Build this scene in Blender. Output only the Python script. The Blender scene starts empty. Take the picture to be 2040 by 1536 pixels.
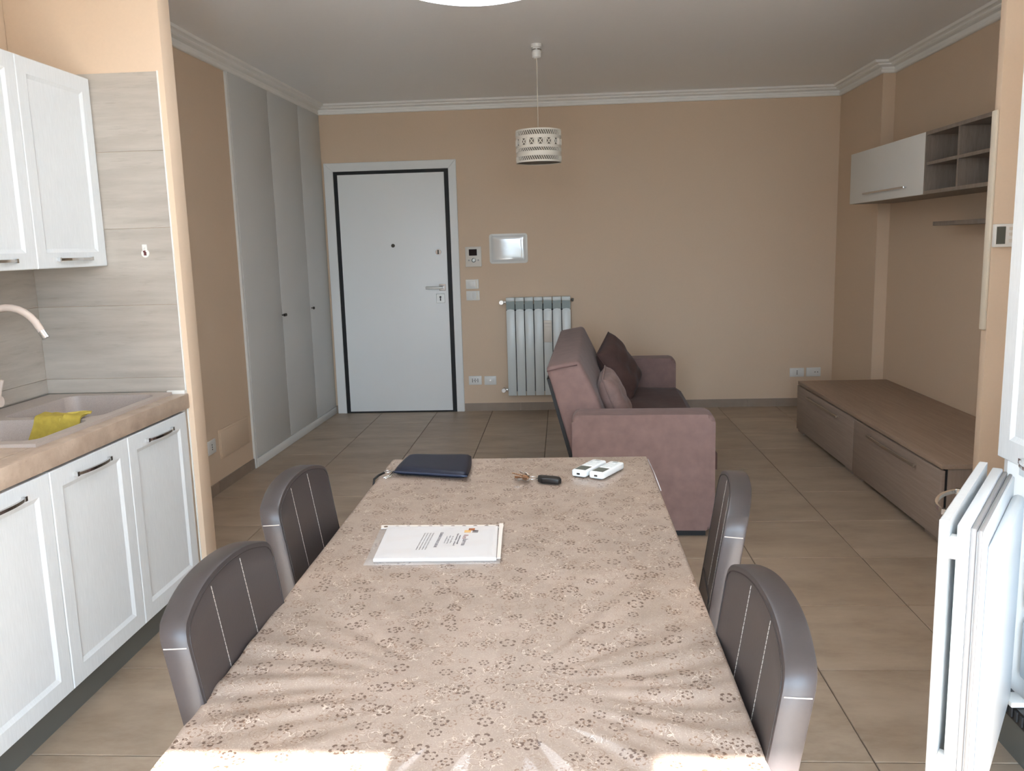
import bpy, bmesh, math, random
from mathutils import Vector, Matrix
random.seed(7)
scene = bpy.context.scene
COL = scene.collection
PI = math.pi

# ------------------------------------------------------------------ camera
YAW, PITCH, ROLL, CAMH = 0.0621427, 0.1633294, -0.0279489, 1.4655666
FPX = 1699.44
fw = Vector((-math.sin(YAW)*math.cos(PITCH), math.cos(YAW)*math.cos(PITCH), -math.sin(PITCH)))
rt = Vector((math.cos(YAW), math.sin(YAW), 0)); up = rt.cross(fw)
r2 = math.cos(ROLL)*rt + math.sin(ROLL)*up
u2 = -math.sin(ROLL)*rt + math.cos(ROLL)*up
cam_d = bpy.data.cameras.new('camera'); cam = bpy.data.objects.new('camera', cam_d); COL.objects.link(cam)
cam_d.sensor_fit = 'HORIZONTAL'; cam_d.sensor_width = 36; cam_d.lens = FPX/2040*36; cam_d.clip_start = 0.02
cam.matrix_world = Matrix(((r2.x, u2.x, -fw.x, 0), (r2.y, u2.y, -fw.y, 0), (r2.z, u2.z, -fw.z, CAMH), (0, 0, 0, 1)))
scene.camera = cam

# ------------------------------------------------------------------ world, sun, exposure
SKY, SUN, LAMP, EXPO = 13.0, 46.0, 9.5, 0.16
world = bpy.data.worlds.new('sky'); scene.world = world; world.use_nodes = True
bg = world.node_tree.nodes['Background']
wn = world.node_tree.nodes; wl = world.node_tree.links
w_tc = wn.new('ShaderNodeTexCoord'); w_sp = wn.new('ShaderNodeSeparateXYZ'); w_mr = wn.new('ShaderNodeMapRange'); w_mx = wn.new('ShaderNodeMix'); w_mx.data_type = 'RGBA'
wl.new(w_tc.outputs['Generated'], w_sp.inputs[0]); wl.new(w_sp.outputs[2], w_mr.inputs[0]); w_mr.inputs[1].default_value = -.03; w_mr.inputs[2].default_value = .03
wl.new(w_mr.outputs[0], w_mx.inputs[0]); w_mx.inputs[6].default_value = (.34, .39, .41, 1); 
w_m2 = wn.new('ShaderNodeMapRange'); w_m2.inputs[1].default_value = 0.0; w_m2.inputs[2].default_value = .75; wl.new(w_sp.outputs[2], w_m2.inputs[0])
w_sk = wn.new('ShaderNodeMix'); w_sk.data_type = 'RGBA'; w_sk.inputs[6].default_value = (.92, 1.12, 1.32, 1); w_sk.inputs[7].default_value = (.34, .49, .68, 1)   # clear sky: pale horizon to deeper zenith
wl.new(w_m2.outputs[0], w_sk.inputs[0]); wl.new(w_sk.outputs[2], w_mx.inputs[7])   # land below the horizon, sky above
wl.new(w_mx.outputs[2], bg.inputs['Color']); bg.inputs['Strength'].default_value = SKY
sd = bpy.data.lights.new('sun', 'SUN'); sd.energy = SUN; sd.angle = math.radians(0.6); sd.color = (1.0, 0.97, 0.94)
sun = bpy.data.objects.new('sun', sd); COL.objects.link(sun)
sun.rotation_euler = Vector((0.0, 1.0, -0.97)).to_track_quat('-Z', 'Y').to_euler()
sun.location = (0, -4, 5)
vs = scene.view_settings
vs.view_transform = 'Standard'; vs.look = 'None'; vs.gamma = 1; vs.use_curve_mapping = False; vs.exposure = EXPO
WINX0, WINX1, WINZ, WINY = -1.10, 1.15, 2.54, -0.55
pd = bpy.data.lights.new('window_portal', 'AREA'); pd.shape = 'RECTANGLE'; pd.size = WINX1-WINX0; pd.size_y = WINZ; pd.cycles.is_portal = True
po = bpy.data.objects.new('window_portal', pd); COL.objects.link(po)
po.location = ((WINX0+WINX1)/2, WINY-0.16, WINZ/2); po.rotation_euler = (PI/2, 0, 0)

# ------------------------------------------------------------------ helpers
def lin(c):
    return tuple((x/255/12.92 if x/255 <= .04045 else ((x/255+.055)/1.055)**2.4) for x in c)
MATS = {}
class NT:
    def __init__(s, name):
        s.m = bpy.data.materials.new(name); s.m.use_nodes = True; s.t = s.m.node_tree; s.b = s.t.nodes['Principled BSDF']
    def n(s, kind, **kw):
        nd = s.t.nodes.new(kind)
        for k, v in kw.items(): setattr(nd, k, v)
        return nd
    def link(s, a, b): s.t.links.new(a, b)
    def val(s, sock, v):
        if isinstance(v, (int, float)): sock.default_value = v
        elif isinstance(v, tuple): sock.default_value = v
        else: s.link(v, sock)
    def math(s, op, a, b=0.0, c=0.0):
        nd = s.n('ShaderNodeMath', operation=op); s.val(nd.inputs[0], a); s.val(nd.inputs[1], b); s.val(nd.inputs[2], c); return nd.outputs[0]
    def mix(s, f, a, b):
        nd = s.n('ShaderNodeMix', data_type='RGBA'); s.val(nd.inputs[0], f); s.val(nd.inputs[6], a); s.val(nd.inputs[7], b); return nd.outputs[2]
    def ramp(s, f, lo, hi):
        nd = s.n('ShaderNodeMapRange'); s.val(nd.inputs[0], f); nd.inputs[1].default_value = lo; nd.inputs[2].default_value = hi; return nd.outputs[0]
    def coord(s, scale=(1, 1, 1), kind='Object'):
        tc = s.n('ShaderNodeTexCoord'); mp = s.n('ShaderNodeMapping'); mp.inputs['Scale'].default_value = scale
        s.link(tc.outputs[kind], mp.inputs[0]); return mp.outputs[0]
    def noise(s, vec, scale, detail=3.0, rough=.55):
        nd = s.n('ShaderNodeTexNoise'); s.link(vec, nd.inputs['Vector']); nd.inputs['Scale'].default_value = scale
        nd.inputs['Detail'].default_value = detail; nd.inputs['Roughness'].default_value = rough; return nd.outputs[0]
    def bump(s, h, strength, dist=.002):
        nd = s.n('ShaderNodeBump'); nd.inputs['Strength'].default_value = strength; nd.inputs['Distance'].default_value = dist
        s.link(h, nd.inputs['Height']); s.link(nd.outputs[0], s.b.inputs['Normal'])
    def base(s, c): s.val(s.b.inputs['Base Color'], c)
def c4(c, k=1.0): l = lin(c); return (l[0]*k, l[1]*k, l[2]*k, 1)
def mat(name, rgb, rough=.5, metal=0.0, noise=None, var=0.0, bump=0.0, coat=0.0, spec=.5, stretch=(1, 1, 1), sheen=0.0):
    if name in MATS: return MATS[name]
    k = NT(name); b = k.b
    b.inputs['Roughness'].default_value = rough; b.inputs['Metallic'].default_value = metal
    b.inputs['Specular IOR Level'].default_value = spec; b.inputs['Coat Weight'].default_value = coat; b.inputs['Coat Roughness'].default_value = .08
    if sheen: b.inputs['Sheen Weight'].default_value = sheen; b.inputs['Sheen Roughness'].default_value = .4
    v = k.coord(stretch); f = k.noise(v, noise or 12.0, 4)
    f2 = k.ramp(f, .3, .7)
    k.base(k.mix(f2, c4(rgb, 1-var), c4(rgb, 1+var)))
    if bump: k.bump(f, bump)
    MATS[name] = k.m; return k.m
def emit(name, rgb, s):
    k = NT(name); k.base(c4(rgb)); k.b.inputs['Emission Color'].default_value = c4(rgb); k.b.inputs['Emission Strength'].default_value = s
    MATS[name] = k.m; return k.m

def link(o, parent=None):
    COL.objects.link(o)
    if parent is not None: o.parent = parent
    return o
def mobj(name, bm, m, parent=None, smooth=False, autosm=False):
    bmesh.ops.recalc_face_normals(bm, faces=bm.faces[:])
    me = bpy.data.meshes.new(name); bm.to_mesh(me); bm.free()
    if m is not None: me.materials.append(m)
    if smooth:
        for p_ in me.polygons: p_.use_smooth = True
        if autosm:
            try: me.set_sharp_from_angle(angle=math.radians(35))
            except Exception: pass
    return link(bpy.data.objects.new(name, me), parent)
def tag(o, label=None, cat=None, group=None, kind=None):
    if label: o['label'] = label
    if cat: o['category'] = cat
    if group: o['group'] = group
    if kind: o['kind'] = kind
    return o
def thing(name, label, cat, loc=(0, 0, 0), rz=0.0, group=None):
    o = bpy.data.objects.new(name, None); o.empty_display_size = .1; COL.objects.link(o)
    o.location = loc; o.rotation_euler = (0, 0, rz); return tag(o, label, cat, group)
def struct(name, loc=(0, 0, 0)):
    o = bpy.data.objects.new(name, None); o.empty_display_size = .1; COL.objects.link(o); o.location = loc; o['kind'] = 'structure'; return o
def bm_new(): return bmesh.new()
def box(bm, x0, x1, y0, y1, z0, z1, bev=0.0, seg=2):
    vs_ = [bm.verts.new(p) for p in ((x0, y0, z0), (x1, y0, z0), (x1, y1, z0), (x0, y1, z0), (x0, y0, z1), (x1, y0, z1), (x1, y1, z1), (x0, y1, z1))]
    fs = [bm.faces.new([vs_[i] for i in f]) for f in ((3, 2, 1, 0), (4, 5, 6, 7), (0, 1, 5, 4), (1, 2, 6, 5), (2, 3, 7, 6), (3, 0, 4, 7))]
    if bev:
        es = set(e for f in fs for e in f.edges)
        bmesh.ops.bevel(bm, geom=list(es), offset=bev, segments=seg, profile=.5, affect='EDGES')
    return bm
def bx(name, x0, x1, y0, y1, z0, z1, m, parent=None, bev=0.0, seg=2, smooth=None):
    bm = bm_new(); box(bm, x0, x1, y0, y1, z0, z1, bev, seg)
    return mobj(name, bm, m, parent, smooth=bool(bev) if smooth is None else smooth, autosm=True)
def prism(bm, pts, axis, a, b, bev=0.0, seg=2, side=True):
    """polygon pts (2-D) extruded along axis from a to b"""
    def P(p, t):
        return {'x': (t, p[0], p[1]), 'y': (p[0], t, p[1]), 'z': (p[0], p[1], t)}[axis]
    v0 = [bm.verts.new(P(p, a)) for p in pts]; v1 = [bm.verts.new(P(p, b)) for p in pts]; n = len(pts)
    f0 = bm.faces.new(v0[::-1]); f1 = bm.faces.new(v1)
    sides = [bm.faces.new((v0[i], v0[(i+1) % n], v1[(i+1) % n], v1[i])) for i in range(n)]
    if bev:
        es = set(f0.edges) | set(f1.edges)
        if side:
            for f in sides: es |= set(f.edges)
        bmesh.ops.bevel(bm, geom=list(es), offset=bev, segments=seg, profile=.5, affect='EDGES')
    return bm
def rrect(x0, x1, y0, y1, r, n=5):
    pts = []
    for cx, cy, a0 in ((x1-r, y1-r, 0), (x0+r, y1-r, 90), (x0+r, y0+r, 180), (x1-r, y0+r, 270)):
        for i in range(n+1):
            a = math.radians(a0+90*i/n); pts.append((cx+r*math.cos(a), cy+r*math.sin(a)))
    return pts
def tube(bm, pts, r, n=10, cap=True):
    pts = [Vector(p) for p in pts]; rings = []
    rr = r if isinstance(r, (list, tuple)) else [r]*len(pts)
    prev = None
    for i, p in enumerate(pts):
        d = (pts[min(i+1, len(pts)-1)]-pts[max(i-1, 0)]).normalized()
        if prev is None:
            a = d.orthogonal().normalized()
        else:
            a = (prev - d*prev.dot(d)).normalized()
        prev = a; b = d.cross(a)
        rings.append([bm.verts.new(p+rr[i]*(math.cos(2*PI*k/n)*a+math.sin(2*PI*k/n)*b)) for k in range(n)])
    for i in range(len(rings)-1):
        for k in range(n): bm.faces.new((rings[i][k], rings[i][(k+1) % n], rings[i+1][(k+1) % n], rings[i+1][k]))
    if cap: bm.faces.new(rings[0][::-1]); bm.faces.new(rings[-1])
    return bm
def lathe(bm, prof, c=(0, 0, 0), n=32, axis='z', close=False):
    """prof: list of (r, t). axis direction"""
    rings = []
    for r, t in prof:
        ring = []
        for k in range(n):
            a = 2*PI*k/n; u, v = r*math.cos(a), r*math.sin(a)
            p = {'z': (u, v, t), 'y': (u, t, v), 'x': (t, u, v)}[axis]
            ring.append(bm.verts.new((p[0]+c[0], p[1]+c[1], p[2]+c[2])))
        rings.append(ring)
    for i in range(len(rings)-1):
        for k in range(n): bm.faces.new((rings[i][k], rings[i][(k+1) % n], rings[i+1][(k+1) % n], rings[i+1][k]))
    if close:
        for k in range(n): bm.faces.new((rings[-1][k], rings[-1][(k+1) % n], rings[0][(k+1) % n], rings[0][k]))
    else:
        bm.faces.new(rings[0][::-1]); bm.faces.new(rings[-1])
    return bm
def torus(bm, c, R, r, axis='z', n=20, m=8):
    prof = [(R+r*math.cos(2*PI*i/m), r*math.sin(2*PI*i/m)) for i in range(m)]
    return lathe(bm, prof, c, n, axis, close=True)
def copy_tree(o, parent=None):
    c = o.copy(); COL.objects.link(c); c.parent = parent
    for ch in list(o.children): copy_tree(ch, c)
    return c
def text_mesh(name, s, size, m, parent, loc, rot, width=None, ext=.0002):
    cu = bpy.data.curves.new(name, 'FONT'); cu.body = s; cu.size = size; cu.extrude = ext; cu.align_x = 'CENTER'; cu.align_y = 'CENTER'
    tmp = bpy.data.objects.new('tmp', cu); COL.objects.link(tmp)
    dg = bpy.context.evaluated_depsgraph_get(); me = bpy.data.meshes.new_from_object(tmp.evaluated_get(dg))
    bpy.data.objects.remove(tmp); me.materials.clear(); me.materials.append(m)
    o = link(bpy.data.objects.new(name, me), parent); o.location = loc; o.rotation_euler = rot
    if width:
        xs = [v.co.x for v in me.vertices]; w = max(xs)-min(xs); o.scale = (width/w, 1, 1)
    return o

# ------------------------------------------------------------------ materials
WALL = mat('wall_paint', (220, 196, 170), .85, noise=90, var=.012, bump=.05)
CEIL = mat('ceiling_paint', (248, 248, 248), .40, noise=40, var=.008)
CORN = mat('cornice_plaster', (250, 248, 243), .6)
WHITE = mat('white_lacquer', (233, 233, 230), .35)
WARD = mat('wardrobe_laminate', (216, 216, 213), .5)
DOORW = mat('door_laminate', (242, 243, 241), .42)
BLACK = mat('black_seal', (14, 13, 13), .6)
CHROME = mat('chrome', (210, 210, 210), .18, 1.0)
STEEL = mat('brushed_steel', (165, 163, 158), .35, 1.0)
DKMETAL = mat('dark_metal', (70, 66, 60), .4, .8)
PLAST = mat('white_plastic', (232, 230, 224), .35)
PLAST2 = mat('warm_white_plastic', (222, 214, 202), .4)
DARKSCR = mat('dark_screen', (48, 34, 32), .6, spec=.1)
GREYSCR = mat('grey_screen', (86, 90, 84), .25)
HOLE = mat('socket_dark', (30, 28, 28), .7)
RADM = mat('radiator_enamel', (214, 219, 216), .3)
RADG = mat('radiator_grille', (150, 160, 155), .5)  # greenish recess shading put into the colour, darker than the white enamel
GROUT = mat('grout', (98, 84, 70), .9)
PLINTH = mat('grey_plinth', (104, 104, 98), .45)
SKIRT = mat('skirting_tile', (150, 133, 117), .5, noise=9, var=.08)
SOFA = mat('sofa_velvet', (131, 107, 101), .9, noise=16, var=.10, bump=.12, sheen=.10, spec=.2)
SOFADK = mat('sofa_velvet_dark', (92, 70, 65), .9, noise=16, var=.12, bump=.15, sheen=.08, spec=.2)
SOFALT = mat('sofa_velvet_rose', (140, 114, 106), .8, noise=30, var=.10, bump=.25, sheen=.12)
LEATHER = mat('brown_leather', (64, 59, 59), .38, noise=160, var=.03, bump=.06)
THREAD = mat('pale_thread', (176, 168, 160), .7)
DARKSEAM = mat('dark_seam', (44, 38, 36), .6)
NAVY = mat('navy_leather', (20, 27, 44), .42, noise=220, var=.05, bump=.08, spec=.35)
GRAN = mat('granite_sink', (176, 164, 155), .5, noise=420, var=.14, bump=.03)
SINKIN = mat('granite_bowl', (172, 160, 152), .5, noise=420, var=.14, bump=.03)
YELLOW = mat('yellow_cloth', (172, 152, 62), .9, noise=60, var=.10, bump=.4)
PAPER = mat('paper', (212, 209, 207), .6)
BLKPL = mat('black_plastic', (18, 18, 20), .3)
FRIDGE = mat('fridge_white', (228, 234, 238), .35)
GASKET = mat('grey_gasket', (150, 150, 150), .6)
COPPER = mat('warm_key_metal', (160, 128, 104), .25, 1.0)

def wood_white():
    k = NT('white_ash_lacquer'); v = k.coord((9, 60, 3)); f = k.noise(v, 6, 5, .6)
    k.base(k.mix(k.ramp(f, .35, .65), c4((222, 226, 227)), c4((231, 235, 236)))); k.b.inputs['Roughness'].default_value = .42; k.bump(f, .12, .001); return k.m
KIT = wood_white()
def laminate(name, a, b, scale, rough=.5):
    k = NT(name); v = k.coord(scale); f = k.noise(v, 3.2, 6, .62); g = k.noise(v, 14, 3, .6)
    h = k.math('ADD', k.math('MULTIPLY', k.ramp(f, .3, .7), .7), k.math('MULTIPLY', k.ramp(g, .3, .7), .3))
    k.base(k.mix(h, c4(a), c4(b))); k.b.inputs['Roughness'].default_value = rough; k.bump(g, .08, .001); return k.m
LAMF = laminate('taupe_laminate_front', (142, 125, 112), (166, 148, 134), (8, .7, 22))
LAMT = laminate('taupe_laminate_top', (150, 127, 108), (174, 150, 130), (16, .7, 16))
LAMS = laminate('taupe_laminate_side', (142, 124, 110), (166, 147, 132), (16, 16, .8))
LAMG = laminate('grey_oak_shelf', (124, 112, 102), (152, 139, 127), (18, 10, 2))
def tile_floor():
    k = NT('floor_tile'); v = k.coord((1, 1, 1), 'Object'); oi = k.n('ShaderNodeObjectInfo')
    va = k.n('ShaderNodeVectorMath', operation='ADD'); k.link(v, va.inputs[0])
    sc = k.n('ShaderNodeVectorMath', operation='SCALE'); k.link(oi.outputs['Location'], sc.inputs[0]); sc.inputs[3].default_value = 3.7; k.link(sc.outputs[0], va.inputs[1])
    st = k.n('ShaderNodeMapping'); k.link(va.outputs[0], st.inputs[0]); st.inputs['Scale'].default_value = (1.2, 2.6, 1)
    f = k.noise(st.outputs[0], 2.2, 7, .62); g = k.noise(st.outputs[0], 16, 5, .65)
    c = k.mix(k.ramp(f, .3, .7), c4((148, 129, 109)), c4((188, 170, 149)))
    c = k.mix(k.math('MULTIPLY', k.ramp(g, .35, .75), .35), c, c4((192, 176, 157)))
    c = k.mix(k.math('MULTIPLY', oi.outputs['Random'], .35), c, c4((148, 128, 107)))
    k.base(c); k.val(k.b.inputs['Roughness'], k.math('ADD', .36, k.math('MULTIPLY', g, .16))); k.bump(g, .12, .0015); return k.m
FLOORT = tile_floor()
def tile_wall():
    k = NT('travertine_wall_tile'); v = k.coord((1, 1, 9), 'Object'); oi = k.n('ShaderNodeObjectInfo')
    va = k.n('ShaderNodeVectorMath', operation='ADD'); k.link(v, va.inputs[0])
    sc = k.n('ShaderNodeVectorMath', operation='SCALE'); k.link(oi.outputs['Location'], sc.inputs[0]); sc.inputs[3].default_value = 5.3; k.link(sc.outputs[0], va.inputs[1])
    f = k.noise(va.outputs[0], 2.6, 7, .6); g = k.noise(va.outputs[0], 9, 5, .6)
    c = k.mix(k.ramp(f, .3, .7), c4((166, 157, 146)), c4((188, 180, 169)))
    c = k.mix(k.math('MULTIPLY', k.ramp(g, .58, .74), .35), c, c4((144, 134, 122)))
    k.base(c); k.b.inputs['Roughness'].default_value = .45; return k.m
WTILE = tile_wall()
def worktop_mat():
    k = NT('stone_worktop'); v = k.coord(); f = k.noise(v, 14, 5, .6); g = k.noise(v, 60, 3)
    c = k.mix(k.ramp(f, .3, .7), c4((170, 149, 131)), c4((196, 177, 158)))
    c = k.mix(k.math('MULTIPLY', k.ramp(g, .6, .75), .4), c, c4((150, 124, 104)))
    k.base(c); k.b.inputs['Roughness'].default_value = .38; return k.m
WORK = worktop_mat()

def cloth_mat():
    k = NT('floral_tablecloth'); co = k.coord()
    def flower(scale, R, w, nrand, petals, dens, seed, dash):
        ad = k.n('ShaderNodeVectorMath', operation='ADD'); k.link(co, ad.inputs[0]); ad.inputs[1].default_value = (seed, seed*.37, 0)
        vo = k.n('ShaderNodeTexVoronoi', voronoi_dimensions='2D', feature='F1'); k.link(ad.outputs[0], vo.inputs['Vector'])
        vo.inputs['Scale'].default_value = scale; vo.inputs['Randomness'].default_value = nrand
        sb = k.n('ShaderNodeVectorMath', operation='SUBTRACT'); k.link(ad.outputs[0], sb.inputs[0]); k.link(vo.outputs['Position'], sb.inputs[1])
        sx = k.n('ShaderNodeSeparateXYZ'); k.link(sb.outputs[0], sx.inputs[0])
        r = k.math('SQRT', k.math('ADD', k.math('MULTIPLY', sx.outputs[0], sx.outputs[0]), k.math('MULTIPLY', sx.outputs[1], sx.outputs[1])))
        sc = k.n('ShaderNodeSeparateColor'); k.link(vo.outputs['Color'], sc.inputs[0])
        th = k.math('ADD', k.math('ARCTAN2', sx.outputs[1], sx.outputs[0]), k.math('MULTIPLY', sc.outputs[0], 6.28))
        cs = k.math('COSINE', k.math('MULTIPLY', th, float(petals)))
        rr = k.math('MULTIPLY', k.math('ADD', k.math('MULTIPLY', cs, .12), 1.0), k.math('ADD', R*.75, k.math('MULTIPLY', sc.outputs[1], R*.5)))
        ring = k.math('LESS_THAN', k.math('ABSOLUTE', k.math('SUBTRACT', r, rr)), w)
        ring = k.math('MULTIPLY', ring, k.math('GREATER_THAN', cs, dash))
        dot = k.math('LESS_THAN', r, w*.8)
        on = k.math('LESS_THAN', sc.outputs[2], dens)
        return k.math('MULTIPLY', k.math('MAXIMUM', ring, dot), on)
    big = flower(13.0, .0105, .0022, .8, 5, .9, 0.0, -.25)
    mid = flower(20.0, .0078, .0013, .95, 5, .85, 3.1, -.2)
    mid2 = flower(17.0, .0082, .0016, .9, 6, .9, 11.3, -.3)
    rose = flower(15.0, .0130, .0008, .9, 2, .7, 7.7, -.8)
    rose2 = flower(15.0, .0070, .0007, .9, 3, .7, 7.7, -.7)
    tiny = flower(58.0, .0036, .0009, 1.0, 4, .7, 1.7, 0.1)
    g = k.noise(co, 420, 2); gg = k.noise(co, 9, 4)
    basec = k.mix(k.ramp(gg, .3, .7), c4((150, 134, 121)), c4((168, 151, 138)))
    spk = k.math('MULTIPLY', k.ramp(g, .56, .66), .38)
    c = k.mix(spk, basec, c4((205, 189, 172)))
    c = k.mix(k.math('MULTIPLY', tiny, .42), c, c4((128, 100, 80)))
    c = k.mix(k.math('MULTIPLY', k.math('MAXIMUM', rose, rose2), .5), c, c4((124, 98, 78)))
    c = k.mix(k.math('MULTIPLY', mid, .78), c, c4((124, 94, 72)))
    c = k.mix(k.math('MULTIPLY', k.math('MAXIMUM', big, mid2), .92), c, c4((88, 64, 48)))
    q1 = k.noise(co, 62, 1.5); q2 = k.noise(co, 38, 1); msk = k.ramp(k.noise(co, 16, 1), .47, .56)
    ln = k.math('MULTIPLY', k.math('LESS_THAN', k.math('ABSOLUTE', k.math('SUBTRACT', q1, .5)), .012), msk)
    l2 = k.math('MULTIPLY', k.math('LESS_THAN', k.math('ABSOLUTE', k.math('SUBTRACT', q2, .56)), .010), msk)
    lp = k.math('MULTIPLY', k.math('LESS_THAN', k.math('ABSOLUTE', k.math('SUBTRACT', q1, .535)), .014), msk)
    c = k.mix(k.math('MULTIPLY', lp, .5), c, c4((226, 212, 198)))
    c = k.mix(k.math('MULTIPLY', k.math('MAXIMUM', ln, l2), .5), c, c4((118, 92, 72)))
    k.base(c); k.b.inputs['Roughness'].default_value = .48; k.b.inputs['Coat Weight'].default_value = .32; k.b.inputs['Coat Roughness'].default_value = .04
    k.bump(k.math('ADD', k.math('MULTIPLY', big, -.5), g), .10, .001); return k.m
CLOTH = cloth_mat()
def glass_mat(name, alpha, rough=.1):
    k = NT(name); k.b.inputs['Alpha'].default_value = alpha; k.base((.9, .92, .93, 1)); k.b.inputs['Roughness'].default_value = rough; k.b.inputs['Specular IOR Level'].default_value = .8; return k.m
FILM = glass_mat('clear_film', .22, .06)
LAMPE = emit('lamp_glow', (238, 246, 255), LAMP)

# ------------------------------------------------------------------ the room
D = 7.509; CZ = 2.69
LW = [(-2.15, -0.8), (-2.15, 5.0), (-2.085, D)]          # inner line of the left wall
def wall_poly(name, pts, z0=0.0, z1=CZ+.1, m=WALL, parent=None):
    bm = bm_new(); prism(bm, pts, 'z', z0, z1); o = mobj(name, bm, m, parent); o['kind'] = 'structure'; return o
# floor with tiles
fl = bx('floor', -2.4, 2.7, -0.9, 7.7, -.12, -.004, GROUT); fl['kind'] = 'structure'
TX, TY, TX0, TY0 = .5, .52816, -.14634, 2.25028
G = .0022; mesh_cache = {}
for i in range(-5, 6):
    for j in range(-6, 11):
        x0, x1 = TX0+i*TX+G, TX0+(i+1)*TX-G; y0, y1 = TY0+j*TY+G, TY0+(j+1)*TY-G
        x0, x1, y0, y1 = max(x0, -2.15), min(x1, 2.42), max(y0, -.7), min(y1, D)
        if x1-x0 < .03 or y1-y0 < .03: continue
        key = (round(x1-x0, 3), round(y1-y0, 3))
        if key not in mesh_cache:
            bm = bm_new(); w, l = (x1-x0)/2, (y1-y0)/2; box(bm, -w, w, -l, l, -.008, 0)
            bmesh.ops.bevel(bm, geom=[e for e in bm.edges if all(v.co.z > -.001 for v in e.verts)], offset=.0018, segments=1, affect='EDGES')
            bmesh.ops.recalc_face_normals(bm, faces=bm.faces[:])
            me = bpy.data.meshes.new('floor_tile'); bm.to_mesh(me); bm.free(); me.materials.append(FLOORT); mesh_cache[key] = me
        o = link(bpy.data.objects.new('floor_tile', mesh_cache[key]), fl); o.location = ((x0+x1)/2, (y0+y1)/2, 0)
ce = bx('ceiling', -2.4, 2.7, -0.75, 7.75, CZ, CZ+.12, CEIL); ce['kind'] = 'structure'
wall_poly('wall_left', LW+[(-2.085, D+.2), (-2.35, D+.2), (-2.35, -.8)])
bw = bx('wall_back', -2.085, 2.7, D, D+.2, 0, CZ, WALL); bw['kind'] = 'structure'
wall_poly('wall_right', [(2.33, D), (2.33, 6.566), (2.42, 6.566), (2.42, 3.5), (2.65, 3.5), (2.65, D)], 0, CZ)
wall_poly('wall_right_kitchen', [(1.84, 3.455), (1.84, -.55), (2.05, -.55), (2.05, 3.455)], 0, CZ)
wlp = bx('wall_left_partition', -2.15, -1.533, 3.385, 3.49, 0, CZ, WALL, bev=.004); wlp['kind'] = 'structure'
wrp = bx('wall_right_partition', 1.664, 2.65, 3.455, 3.50, 0, CZ, WALL, bev=.004); wrp['kind'] = 'structure'
# window wall behind the camera, open glazed door
wf = bm_new()
box(wf, -2.4, WINX0, WINY-.2, WINY, 0, CZ); box(wf, WINX1, 2.7, WINY-.2, WINY, 0, CZ); box(wf, WINX0, WINX1, WINY-.2, WINY, WINZ, CZ)
o = mobj('wall_front', wf, WALL); o['kind'] = 'structure'
w1 = struct('window_1', (0, WINY-.1, 0))
fr = bm_new()
box(fr, WINX0, WINX0+.06, -.04, .04, 0, WINZ); box(fr, WINX1-.06, WINX1, -.04, .04, 0, WINZ); box(fr, WINX0, WINX1, -.04, .04, WINZ-.03, WINZ)
mobj('window_frame', fr, WHITE, w1)
for a, b in ((-.26, .119),):
    bx('shadow_post', a, b, -.035, .035, 0, WINZ-.03, WHITE, w1, bev=.006)  # unseen post added to cast the camera holder's shadow on the table
bal = bx('floor_balcony', -4, 4, -3.0, WINY-.2, -.14, -.02, mat('balcony_tile', (214, 214, 214), .7)); bal['kind'] = 'structure'

# wall tiles of the kitchen
ZR = [.905, .968, 1.266, 1.572, 1.871, 2.169]
for r in range(5):
    z0, z1 = ZR[r]+.0008, ZR[r+1]-.0008
    o = bx('wall_tile', -.293, .293, -.005, 0, -(z1-z0)/2, (z1-z0)/2, WTILE, wlp); o.location = (-2.147+.295, 3.385, (z0+z1)/2)
    for y0, y1 in ((2.785, 3.379), (2.189, 2.783), (1.593, 2.187), (1.30, 1.591)):
        if r == 4: continue
        o = bx('wall_tile', 0, .005, y0-(y0+y1)/2, y1-(y0+y1)/2, -(z1-z0)/2, (z1-z0)/2, WTILE, bpy.data.objects['wall_left']); o.location = (-2.15, (y0+y1)/2, (z0+z1)/2)
bx('tile_edge_trim', -1.5585, -1.5545, 3.378, 3.386, .0, 2.171, WHITE, wlp)
# cornice
CP = [(0, 2.610), (.016, 2.610), (.022, 2.616), (.022, 2.632), (.013, 2.636), (.020, 2.650), (.048, 2.654), (.058, 2.660), (.056, 2.668), (.066, 2.672), (.084, 2.675), (.090, 2.690), (0, 2.690)]
path = [(-2.15, 3.49), (-2.15, 5.0), (-2.085, D), (2.33, D), (2.33, 6.566), (2.42, 6.566), (2.42, 3.50)]
def inset(i, d):
    P = Vector(path[i]); ns = []
    for a, b in ((i-1, i), (i, i+1)):
        if a < 0 or b >= len(path): continue
        t = (Vector(path[b])-Vector(path[a])).normalized(); ns.append(Vector((t.y, -t.x)))
    if len(ns) == 1: return P+ns[0]*d
    m = (ns[0]+ns[1]); m = m/m.dot(ns[0]); return P+m*d
runs = [(0, 2), (2, 3), (3, 6)]
for ri, (a, b) in enumerate(runs):
    bm = bm_new(); rings = []
    for i in range(a, b+1):
        rings.append([bm.verts.new((*inset(i, d), z-.0005)) for d, z in CP])
    n = len(CP)
    for q in range(len(rings)-1):
        for k in range(n): bm.faces.new((rings[q][k], rings[q][(k+1) % n], rings[q+1][(k+1) % n], rings[q+1][k]))
    bm.faces.new(rings[0]); bm.faces.new(rings[-1][::-1])
    o = mobj('trim_%d' % (ri+1), bm, CORN); o['kind'] = 'structure'
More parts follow.
